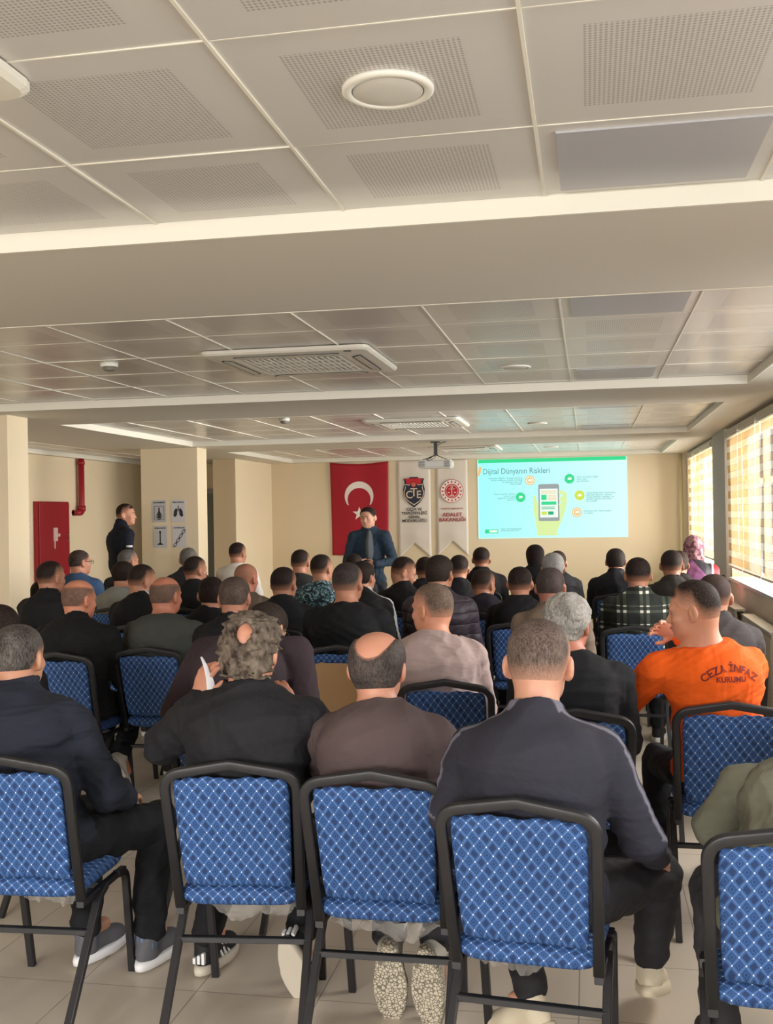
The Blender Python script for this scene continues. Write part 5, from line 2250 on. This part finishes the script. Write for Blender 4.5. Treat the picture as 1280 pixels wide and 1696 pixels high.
# --- further rows (world x, y, height of crown)
ROWS = [
 # label, chair label, head, options
 ('broad man in black jacket with thinning crown on the left side', 'dark blue chair under the broad balding man on the left', (-3.056, 5.95, 1.335),
  dict(hair='thinrim', hcol=(70, 58, 52), hgrey=(120, 100, 88), skin=RUDDY, top=(20, 20, 22), collar='collar', bulk=1.2, sw=.2, look=(-28, 5, 0), shoe=(206, 202, 192), sole=(222, 216, 200),
       legs={1: [(-2.95, 5.93, .555), (-2.88, 6.35, .52), (-2.83, 6.00, .25)], -1: [(-3.15, 5.93, .555), (-3.08, 6.35, .52), (-2.93, 5.97, .27)]},
       feet={1: ((.25, .35, -1), (.2, 1, .35)), -1: ((.1, .35, -1), (-.2, 1, .35))})),
 ('balding man in dark grey-green sweater facing the slide', 'dark blue chair under the man in the dark grey-green sweater', (-2.601, 6.2, 1.336),
  dict(hair='thinrim', hcol=(66, 56, 50), hgrey=(104, 90, 80), skin=(178, 116, 92), top=(66, 68, 64), collar='crew', sw=.195, bulk=1.12, look=(-18, 2, 0))),
 ('man with cropped thinning hair in black top behind the curly-haired man', 'chair hidden under the man with cropped thinning hair', (-2.046, 5.9, 1.351),
  dict(hair='buzz', hcol=(52, 46, 44), hgrey=(104, 88, 78), skin=(176, 122, 98), top=(24, 24, 27), collar='collar', look=(0, 3, 0), hs=1.02)),
 ('man with black hair in black jacket beside the balding man in grey-green', 'chair hidden under the man with black hair beside the balding man', (-2.581, 6.95, 1.285),
  dict(hair='short', top=(18, 18, 20), collar='collar', look=(15, 0, 0))),
 ('man with dark cropped hair in black jacket next to the cream column on the left', 'chair hidden under the dark-haired man by the left column', (-3.923, 7.2, 1.394),
  dict(hair='fade', top=(22, 22, 24), collar='collar', look=(-25, 0, 0), bulk=1.05)),
 ('man with grey hair half hidden in front of the standing guard', 'chair hidden under the grey-haired man before the guard', (-4.55, 9.9, 1.389),
  dict(hair='short', hcol=(60, 58, 58), hgrey=(120, 116, 112), top=(40, 42, 46), look=(-30, 0, 0))),
 ('man with black hair in light grey sweater on the left', 'chair hidden under the man in the light grey sweater', (-4.091, 8.8, 1.32),
  dict(hair='short', top=(132, 132, 126), collar='crew', look=(-20, 0, 0))),
 ('man in black jacket with white shoulder stripe looking right, left half of the room', 'chair hidden under the man with the white shoulder stripe, left half', (-3.291, 7.4, 1.353),
  dict(hair='fade', top=(18, 18, 20), collar='collar', band=dict(sides=(1,), off=(-.012, .012), w=.006), bandcol=(220, 220, 220), look=(-38, 8, 0), bulk=1.08)),
 ('man wearing glasses pushed over his ears beside the red fire cabinet', 'chair hidden under the man beside the red fire cabinet', (-4.82, 9.4, 1.41),
  dict(hair='buzz', hcol=(28, 24, 24), hgrey=(90, 80, 74), skin=(190, 134, 108), top=(58, 84, 120), collar='crew', look=(-35, 0, 0))),
 ('man with grey cropped hair under the posters', 'chair hidden under the grey-haired man below the posters', (-4.15, 10.5, 1.382),
  dict(hair='short', hcol=(66, 64, 62), hgrey=(126, 120, 112), top=(38, 38, 42), look=(10, 0, 0))),
 ('man with dark hair in black jacket under the right-hand posters', 'chair hidden under the dark-haired man below the right-hand posters', (-3.412, 8.8, 1.358),
  dict(hair='short', top=(22, 22, 25), look=(-35, 0, 0))),
 ('young man in white shirt against the bright cream column', 'chair hidden under the young man in the white shirt', (-3.877, 11.3, 1.413),
  dict(hair='short', top=(214, 208, 200), collar='crew', hs=1.0, look=(-20, 0, 0))),
 ('bald man in brown sweater in front of the man in white', 'chair hidden under the bald man in the brown sweater', (-2.744, 8.2, 1.319),
  dict(hair='shaved', hcol=(120, 88, 74), hgrey=(140, 106, 88), skin=(184, 118, 92), top=(92, 78, 66), collar='crew', look=(-20, 5, 0), bulk=1.1)),
 ('man with short fade haircut in black jacket left of the camouflage jacket', 'chair hidden under the man with the fade left of the camouflage jacket', (-2.161, 7.3, 1.332),
  dict(hair='fade', top=(22, 22, 26), collar='collar', look=(-12, 0, 0), bulk=1.08)),
 ('man with dark cropped hair in front of the flag\'s left edge', 'chair hidden under the man before the flag\'s left edge', (-2.757, 9.9, 1.371),
  dict(hair='fade', top=(44, 44, 44), collar='crew', look=(-10, 0, 0))),
 ('man in teal camouflage jacket facing the flag', 'chair hidden under the man in the camouflage jacket', (-2.289, 8.9, 1.36),
  dict(hair='fade', topmat='camo', collar='crew', look=(-25, 0, 0))),
 ('broad man in plain black sweater in the middle of the room', 'dark blue chair with torn back showing brown board', (-1.472, 6.37, 1.404),
  dict(hair='short', hcol=(36, 33, 33), hgrey=(72, 66, 64), top=(20, 21, 24), collar='crew', bulk=1.22, sw=.205, look=(-14, 0, 0), hs=1.03)),
 ('man with black hair whose head top shows below the speaking man', 'chair hidden under the man just below the speaking man', (-2.363, 10.5, 1.302),
  dict(hair='short', top=(30, 30, 34), look=(0, 10, 0))),
 ('man in black tracksuit top with white stripes down the shoulder', 'chair hidden under the man with striped tracksuit shoulder', (-1.728, 8.0, 1.34),
  dict(hair='short', top=(18, 18, 20), collar='collar', band=dict(sides=(1,), off=(-.022, 0, .022), w=.006), bandcol=(225, 225, 225), look=(-25, 0, 0))),
 ('bearded man in black jacket bending his head to the right', 'chair hidden under the bearded man bending his head', (-1.50, 8.55, 1.344),
  dict(hair='short', top=(20, 20, 22), collar='collar', look=(-68, 22, 0), rz=-10, beard=True)),
 ('man with dark hair partly hidden between the bearded man and the quilted vest', 'chair hidden behind the bearded man', (-1.518, 9.8, 1.294),
  dict(hair='short', top=(24, 24, 27))),
 ('man in dark purple quilted vest right of the beige-pink sweatshirt', 'chair hidden under the man in the quilted vest', (-.985, 7.0, 1.42),
  dict(hair='short', hcol=(40, 34, 32), top=(50, 42, 50), collar='collar', bulk=1.15, look=(-18, 0, 0), topmat='quilt')),
 ('man with black hair behind the quilted vest man', 'chair hidden behind the man in the quilted vest', (-1.16, 9.5, 1.32),
  dict(hair='short', top=(22, 22, 25), look=(0, 0, 0))),
 ('man with short dark hair seen low between the quilted vest and the black jackets', 'chair hidden beside the man in the quilted vest', (-.83, 8.4, 1.25),
  dict(hair='fade', hcol=(46, 36, 32), top=(34, 30, 40), look=(-30, 5, 0))),
 ('man in black jacket with clean fade haircut left below the slide', 'chair hidden under the man left below the slide', (-1.087, 10.8, 1.347),
  dict(hair='fade', top=(18, 18, 20), collar='collar', bulk=1.1, sw=.185)),
 ('person with long black hair under the lower middle of the slide', 'chair hidden under the person with long black hair', (-.599, 12.0, 1.322),
  dict(hair='long', hcol=(20, 18, 20), hgrey=(30, 28, 32), top=(20, 20, 24))),
 ('man with dark brown hair behind the grey-haired man under the slide', 'chair hidden under the man with dark brown hair under the slide', (-.318, 10.9, 1.299),
  dict(hair='short', hcol=(46, 38, 34), top=(30, 30, 34))),
 ('man with light grey cropped hair under the slide', 'chair hidden under the man with light grey hair', (-.29, 8.7, 1.364),
  dict(hair='short', hcol=(112, 112, 112), hgrey=(160, 158, 154), top=(26, 26, 30), collar='collar', bulk=1.08)),
 ('man with black hair in black jacket left of the man in the beige jacket', 'chair hidden under the black-haired man right of the middle', (-.50, 7.75, 1.30),
  dict(hair='short', top=(18, 18, 21), collar='collar', bulk=1.1)),
 ('man with closely cropped dark hair in beige jacket behind the silver-haired man', 'chair hidden under the man in the beige jacket', (-.235, 6.55, 1.358),
  dict(hair='buzz', hcol=(48, 42, 42), hgrey=(84, 74, 70), skin=(166, 112, 94), top=(124, 108, 94), collar='collar', look=(-10, 5, 0))),
 ('man in black jacket with high collar under the right edge of the slide', 'chair hidden under the man with the high collar', (.248, 10.3, 1.339),
  dict(hair='short', hcol=(38, 36, 36), top=(32, 33, 38), collar='high', bulk=1.1, sw=.19)),
 ('man in dark green plaid shirt with white checks', 'dark blue banquet chair under the man in the plaid shirt', (.336, 7.62, 1.366),
  dict(hair='short', top=(34, 38, 34), collar='collar', topmat='plaid', bulk=1.1, sw=.19, chairpos=(.29, 7.20))),
 ('man with brown cropped hair in dark brown jacket left of the headscarf', 'chair hidden under the man in the dark brown jacket', (.664, 8.9, 1.369),
  dict(hair='fade', hcol=(48, 42, 40), top=(56, 52, 48), collar='collar', look=(-8, 0, 0))),
 ('man with brown hair half hidden beside the headscarf', 'chair hidden beside the woman with the headscarf', (.80, 9.9, 1.325),
  dict(hair='short', hcol=(56, 44, 38), top=(44, 40, 40), look=(-15, 0, 0))),
 ('person in patterned pink headscarf with purple top and red-white jacket sleeve', 'chair hidden under the person in the pink headscarf', (1.053, 11.2, 1.417),
  dict(hair='scarf', top=(134, 84, 122), collar='crew', hs=1.0, topmat='scarftop')),
 ('man with brown hair in grey-brown jacket behind the man in orange', 'chair hidden behind the man in orange', (.665, 5.95, 1.345),
  dict(hair='short', hcol=(62, 50, 46), top=(60, 54, 54), collar='collar', look=(-10, 0, 0), bulk=1.1)),
 ('person in black clothes half hidden behind the near left column', 'chair hidden by the near left column', (-4.95, 8.9, 1.14),
  dict(hair='short', top=(18, 18, 20), seed=60)),
]


def camo_mat():
    m, nt, b = new_mat('camouflage_cloth')
    t = N(nt, 'ShaderNodeTexCoord')
    v = N(nt, 'ShaderNodeTexNoise')
    v.inputs['Scale'].default_value = 22
    v.inputs['Detail'].default_value = 1
    v.inputs['Distortion'].default_value = 2.2
    nt.links.new(t.outputs['Object'], v.inputs['Vector'])
    r = N(nt, 'ShaderNodeValToRGB')
    r.color_ramp.interpolation = 'CONSTANT'
    e = r.color_ramp.elements
    e[0].color = lin((18, 30, 38))
    e[1].position = .46
    e[1].color = lin((44, 74, 86))
    for p_, c in ((.52, (104, 142, 150)), (.57, (30, 52, 64)), (.62, (150, 178, 180))):
        n = e.new(p_)
        n.color = lin(c)
    nt.links.new(v.outputs['Fac'], r.inputs[0])
    nt.links.new(r.outputs[0], b.inputs['Base Color'])
    b.inputs['Roughness'].default_value = .85
    return m


def plaid_mat():
    m, nt, b = new_mat('plaid_cloth')
    t = N(nt, 'ShaderNodeTexCoord')
    s = N(nt, 'ShaderNodeSeparateXYZ')
    nt.links.new(t.outputs['Object'], s.inputs[0])

    def st(o, per, lo, hi, off=0.0):
        f = math_node(nt, 'FRACT', math_node(nt, 'ADD', math_node(nt, 'DIVIDE', o, per), 10 + off))
        return math_node(nt, 'MULTIPLY', math_node(nt, 'GREATER_THAN', f, lo), math_node(nt, 'LESS_THAN', f, hi))
    x1 = math_node(nt, 'MAXIMUM', st(s.outputs[0], .155, .0, .14), st(s.outputs[0], .155, .28, .42))
    z1 = math_node(nt, 'MAXIMUM', st(s.outputs[2], .125, .0, .15), st(s.outputs[2], .125, .34, .40))
    both = math_node(nt, 'MULTIPLY', x1, z1)
    one = math_node(nt, 'MAXIMUM', x1, z1)
    c = mixc(nt, one, lin((26, 30, 27)), lin((58, 64, 54)))
    c = mixc(nt, both, c, lin((212, 210, 196)))
    nt.links.new(c, b.inputs['Base Color'])
    b.inputs['Roughness'].default_value = .85
    bump(nt, b, noise(nt, 8, 4), .4, .02)
    return m


def quilt_mat():
    m, nt, b = new_mat('quilted_cloth')
    t = N(nt, 'ShaderNodeTexCoord')
    s = N(nt, 'ShaderNodeSeparateXYZ')
    nt.links.new(t.outputs['Object'], s.inputs[0])
    h = math_node(nt, 'ABSOLUTE', math_node(nt, 'SINE', math_node(nt, 'MULTIPLY', s.outputs[2], PI / .075)))
    h = math_node(nt, 'POWER', h, .35)
    b.inputs['Base Color'].default_value = lin((52, 42, 52))
    b.inputs['Roughness'].default_value = .6
    bump(nt, b, math_node(nt, 'ADD', h, math_node(nt, 'MULTIPLY', noise(nt, 10, 4), .3)), .8, .012)
    return m


def scarftop_mat():
    m, nt, b = new_mat('purple_top_with_dark_vest')
    t = N(nt, 'ShaderNodeTexCoord')
    s = N(nt, 'ShaderNodeSeparateXYZ')
    nt.links.new(t.outputs['Object'], s.inputs[0])
    x, z = s.outputs[0], s.outputs[2]
    dark = math_node(nt, 'GREATER_THAN', math_node(nt, 'ADD', x, math_node(nt, 'MULTIPLY', z, .8)), .93)
    c = mixc(nt, dark, lin((150, 92, 140)), lin((50, 46, 54)))
    white = math_node(nt, 'GREATER_THAN', x, .165)
    c = mixc(nt, white, c, lin((220, 206, 204)))
    red = math_node(nt, 'GREATER_THAN', x, .185)
    c = mixc(nt, red, c, lin((186, 28, 40)))
    nt.links.new(c, b.inputs['Base Color'])
    b.inputs['Roughness'].default_value = .8
    return m


TM = {'camo': camo_mat(), 'plaid': plaid_mat(), 'quilt': quilt_mat(), 'scarftop': scarftop_mat()}
PEOPLE = {}
for i, (lb, cl, head, o) in enumerate(ROWS):
    o = dict(o)
    if 'topmat' in o:
        o['topmat'] = TM[o['topmat']]
    beard = o.pop('beard', False)
    sc = o.get('hair') == 'scarf'
    if sc:
        o['hair'] = 'none'
    o.setdefault('skin', (176, 124, 98))
    if o.get('hair') == 'short' and i % 3:
        o['hair'] = 'fade'
    o.setdefault('vox', .009 if head[1] < 7.5 else .0105)
    o.setdefault('seed', 20 + i)
    r, ch = sit(lb, cl, head, **o)
    PEOPLE[i] = (r, ch)
    root, topo, J = r
    H, R_, hs_ = J['H'], J['R'], 1.0
    if sc:
        F = Field(H - .30, H + .25, .009)
        F.ell(H + R_ @ np.array((0, -.012, .012), np.float32), (.098, .118, .118), 0, R_)
        F.ell(H + R_ @ np.array((0, -.03, -.08), np.float32), (.085, .085, .10), .04, R_)
        F.cap(H + np.array((0, -.03, -.1), np.float32), H + np.array((0, -.04, -.21), np.float32), .085, .125, .05)
        F.ell(H + R_ @ np.array((0, .13, -.03), np.float32), (.055, .06, .08), .02, R_, sub=True)
        F.wrinkle(.010, 3, 26)
        m, nt, b = new_mat('patterned_scarf')
        f = noise(nt, 26, 4)
        nt.links.new(mixc(nt, math_node(nt, 'GREATER_THAN', f, .52), lin((172, 132, 138)), lin((110, 66, 84))), b.inputs['Base Color'])
        b.inputs['Roughness'].default_value = .8
        link_obj('headscarf', F.mesh('scarf'), m, root)
    if beard:
        F = Field(H - .17, H + .17, .006)
        F.ell(H + R_ @ np.array((0, .034, -.076), np.float32), (.064, .062, .052), 0, R_)
        F.ell(H + R_ @ np.array((0, .098, -.068), np.float32), (.020, .022, .012), .004, R_, sub=True)
        link_obj('beard', F.mesh('beard'), plain('beard_hair', (30, 26, 25), .8, bmp=.5), root)

# torn chair back showing brown board
ch = PEOPLE[16][1]
bm = bmesh.new()
rs = random.Random(5)
pts = []
for a in np.linspace(0, 2 * PI, 44, endpoint=False):
    c, s_ = math.cos(a), math.sin(a)
    px_, pz_ = math.copysign(abs(c) ** .35, c) * .150, math.copysign(abs(s_) ** .35, s_) * .155
    pts.append((px_ + rs.uniform(-.006, .006), .675 + pz_ + rs.uniform(-.006, .006)))
prism(bm, pts, 0, .004)
for v in bm.verts:
    v.co.y += back_y(v.co.z) - .026
o = bm_obj('exposed_board', bm, plain('fibreboard_brown', (190, 152, 108), .8, var=.06, vscale=10), ch)
o['label'] = 'bare brown board where the cover is torn away'


def glasses(root, J, hs=1.0):
    bm = bmesh.new()
    H, R_ = J['H'], J['R']

    def P(x, y, z):
        return tuple(float(v) for v in (H + R_ @ (np.array((x, y, z), np.float32) * hs)))
    for sx in (-1, 1):
        sweep(bm, [P(sx * .084, -.02, .0), P(sx * .080, .05, .004), P(sx * .070, .105, .0)], .005, .005, n=6, power=2)
        sweep(bm, [P(sx * .036 + .026 * math.cos(a), .110, -.008 + .02 * math.sin(a)) for a in np.linspace(0, 2 * PI, 16, endpoint=False)], .004, .004, n=6,
              closed=True, power=2)
    sweep(bm, [P(-.012, .112, -.002), P(.012, .112, -.002)], .004, .004, n=6, power=2)
    o = bm_obj('glasses', bm, M_BLACK)
    o.matrix_world = Matrix.Translation(root.location) @ Matrix.Rotation(root.rotation_euler.z, 4, 'Z')
    return o


bpy.context.view_layer.update()
tag(glasses(GL[0], GL[2]), 'thin black glasses worn by the man in the purple-brown sweater', 'glasses')
tag(glasses(PEOPLE[8][0][0], PEOPLE[8][0][2]), 'dark glasses worn by the man beside the red fire cabinet', 'glasses')

# sheet of paper held by the curly-haired man
bm = bmesh.new()
g = {}
for i in range(6):
    for j in range(9):
        u, v = i / 5, j / 8
        g[i, j] = bm.verts.new((-.004 + .034 * u * (1 - .9 * v) - .030 * v * v, .012 * u * u + .02 * v, -.06 + .125 * v))
for i in range(5):
    for j in range(8):
        bm.faces.new((g[i, j], g[i + 1, j], g[i + 1, j + 1], g[i, j + 1])).smooth = True
o = bm_obj('paper_sheet', bm, plain('white_paper', (236, 236, 240), .6))
md = o.modifiers.new('thickness', 'SOLIDIFY')
md.thickness = .0008
o.location = (-1.345, 3.565, 1.135)
tag(o, 'curled white sheet of paper in the hand of the curly-haired man', 'paper')

# white side stripes of the curly-haired man's shoes
M_STR = plain('white_stripe', (232, 232, 232), .5)
for s in [c for c in HOLD[0].children if c.name.startswith('shoe')]:
    bm = bmesh.new()
    for sx in (-1, 1):
        for k in range(3):
            bm = bmesh.new()
            y0 = .03 + k * .026
            q = [(sx * .0455, y0, .03), (sx * .0455, y0 + .012, .03), (sx * .034, y0 - .012, .085), (sx * .034, y0 - .024, .085)]
            a = [bm.verts.new((p[0] + sx * .001, p[1], p[2])) for p in q]
            b = [bm.verts.new((p[0] - sx * .006, p[1], p[2])) for p in q]
            bm.faces.new(a)
            bm.faces.new(b[::-1])
            for i in range(4):
                bm.faces.new((a[i], b[i], b[(i + 1) % 4], a[(i + 1) % 4]))
            bmesh.ops.recalc_face_normals(bm, faces=bm.faces)
            bm_obj('side_stripe', bm, M_STR, s)
    for k in range(3):
        bm = bmesh.new()
        box(bm, -.024 + k * .018, -.013 + k * .018, -.080, -.066, .045, .066 + .010 * k)
        bm_obj('heel_stripe', bm, M_STR, s)


# --- standing people
def face_details(root, J, brow=(26, 22, 20), hs=1.0):
    H, R_ = J['H'], J['R']

    def P(x, y, z):
        return H + R_ @ (np.array((x, y, z), np.float32) * hs)
    for sx in (-1, 1):
        bm = bmesh.new()
        bmesh.ops.create_uvsphere(bm, u_segments=16, v_segments=10, radius=.0125 * hs)
        o = bm_obj('eye', bm, plain('eye_white', (176, 168, 162), .3), root, smooth=True)
        o.location = tuple(float(v) for v in P(sx * .031, .073, -.012))
        bm = bmesh.new()
        bmesh.ops.create_uvsphere(bm, u_segments=12, v_segments=8, radius=.0062 * hs)
        i_ = bm_obj('iris', bm, plain('iris_dark', (38, 26, 20), .15), o, smooth=True)
        i_.location = tuple(float(v) for v in (R_ @ np.array((0, .0085, 0), np.float32) * hs))
        bm = bmesh.new()
        sweep(bm, [tuple(P(sx * .012, .097, .008)), tuple(P(sx * .028, .096, .014)), tuple(P(sx * .048, .080, .008))], .008, .006, n=8, power=2, ref=(0, 0, 1))
        bm_obj('eyebrow', bm, plain('eyebrow_hair', brow, .8), root)
    bm = bmesh.new()
    sweep(bm, [tuple(P(-.022, .095, -.076)), tuple(P(0, .1035, -.073)), tuple(P(.022, .095, -.076))], .010, .006, n=8, power=2, ref=(0, 0, 1))
    bm_obj('lips', bm, plain('lip_skin', (160, 92, 82), .5), root)


SPX, SPY = -2.50, 12.0
root, topo, J = person('standing man in dark blue-grey jacket speaking with clasped hands before the flag', SPX, SPY, 180, ztop=1.79, hd=(.02, .04), look=(-10, 4, 4), vox=.0075,
                       hair='short', hcol=(24, 20, 19), skin=(196, 150, 126), top=(38, 54, 70), collar='collar', pants=(34, 38, 48), stand=True, sw=.185, bulk=1.0,
                       arms={-1: [(-.275, .0, 1.16), (-.105, .225, 1.14)], 1: [(.275, .0, 1.16), (.105, .225, 1.14)]},
                       hands={-1: ((.9, .28, -.1), (-.1, 1, .3), .5, 1), 1: ((-.9, .16, -.05), (.1, 1, .3), .5, -1)}, seed=70)
face_details(root, J)
# grey pullover showing in the open jacket
F = Field((-.07, 0, .95), (.07, .25, 1.55), .006)
F.ell((0, .040, 1.30), (.050, .108, .24), 0)
F.ell((0, .035, 1.08), (.040, .125, .14), .03)
link_obj('pullover', F.mesh('pullover'), cloth((84, 88, 92)), root)
root, topo, J = person('standing guard in dark navy uniform looking toward the flag', -5.20, 11.2, -48, ztop=1.872, hd=(0, .03), look=(-32, 0, 0), vox=.0075,
                       hair='fade', hcol=(24, 20, 19), skin=(198, 144, 118), top=(20, 24, 38), collar='high', pants=(22, 26, 40), shoe=(20, 20, 22), sole=(20, 20, 22), stand=True,
                       sw=.185, bulk=1.04, seed=71)
face_details(root, J)
bm = bmesh.new()
A_, S_ = J['A'], J['S']
for sx in (-1, 1):
    p = S_[sx]
    sweep(bm, [tuple(p + np.array((-sx * .03, -.045, .062), np.float32)), tuple(p + np.array((-sx * .035, .03, .066), np.float32))], .022, .006, n=8, ref=(0, 0, 1))
bm_obj('shoulder_mark', bm, plain('badge_white', (216, 216, 220), .6), root)
bm = bmesh.new()
m_ = (S_[-1] * .55 + A_[-1][0] * .45)
for sx in (-1, 1):
    m_ = (S_[sx] * .55 + A_[sx][0] * .45)
    sweep(bm, [tuple(m_ + np.array((sx * .062, -.035, 0), np.float32)), tuple(m_ + np.array((sx * .071, .0, 0), np.float32)), tuple(m_ + np.array((sx * .062, .035, 0), np.float32))],
          .022, .006, n=8, ref=(1, 0, 0))
bm_obj('arm_badge', bm, plain('badge_white', (216, 216, 220), .6), root)

face_details(ORANGE[0], ORANGE[2])
face_details(BEIGE[0], BEIGE[2], (70, 56, 46))
face_details(PEOPLE[19][0][0], PEOPLE[19][0][2])
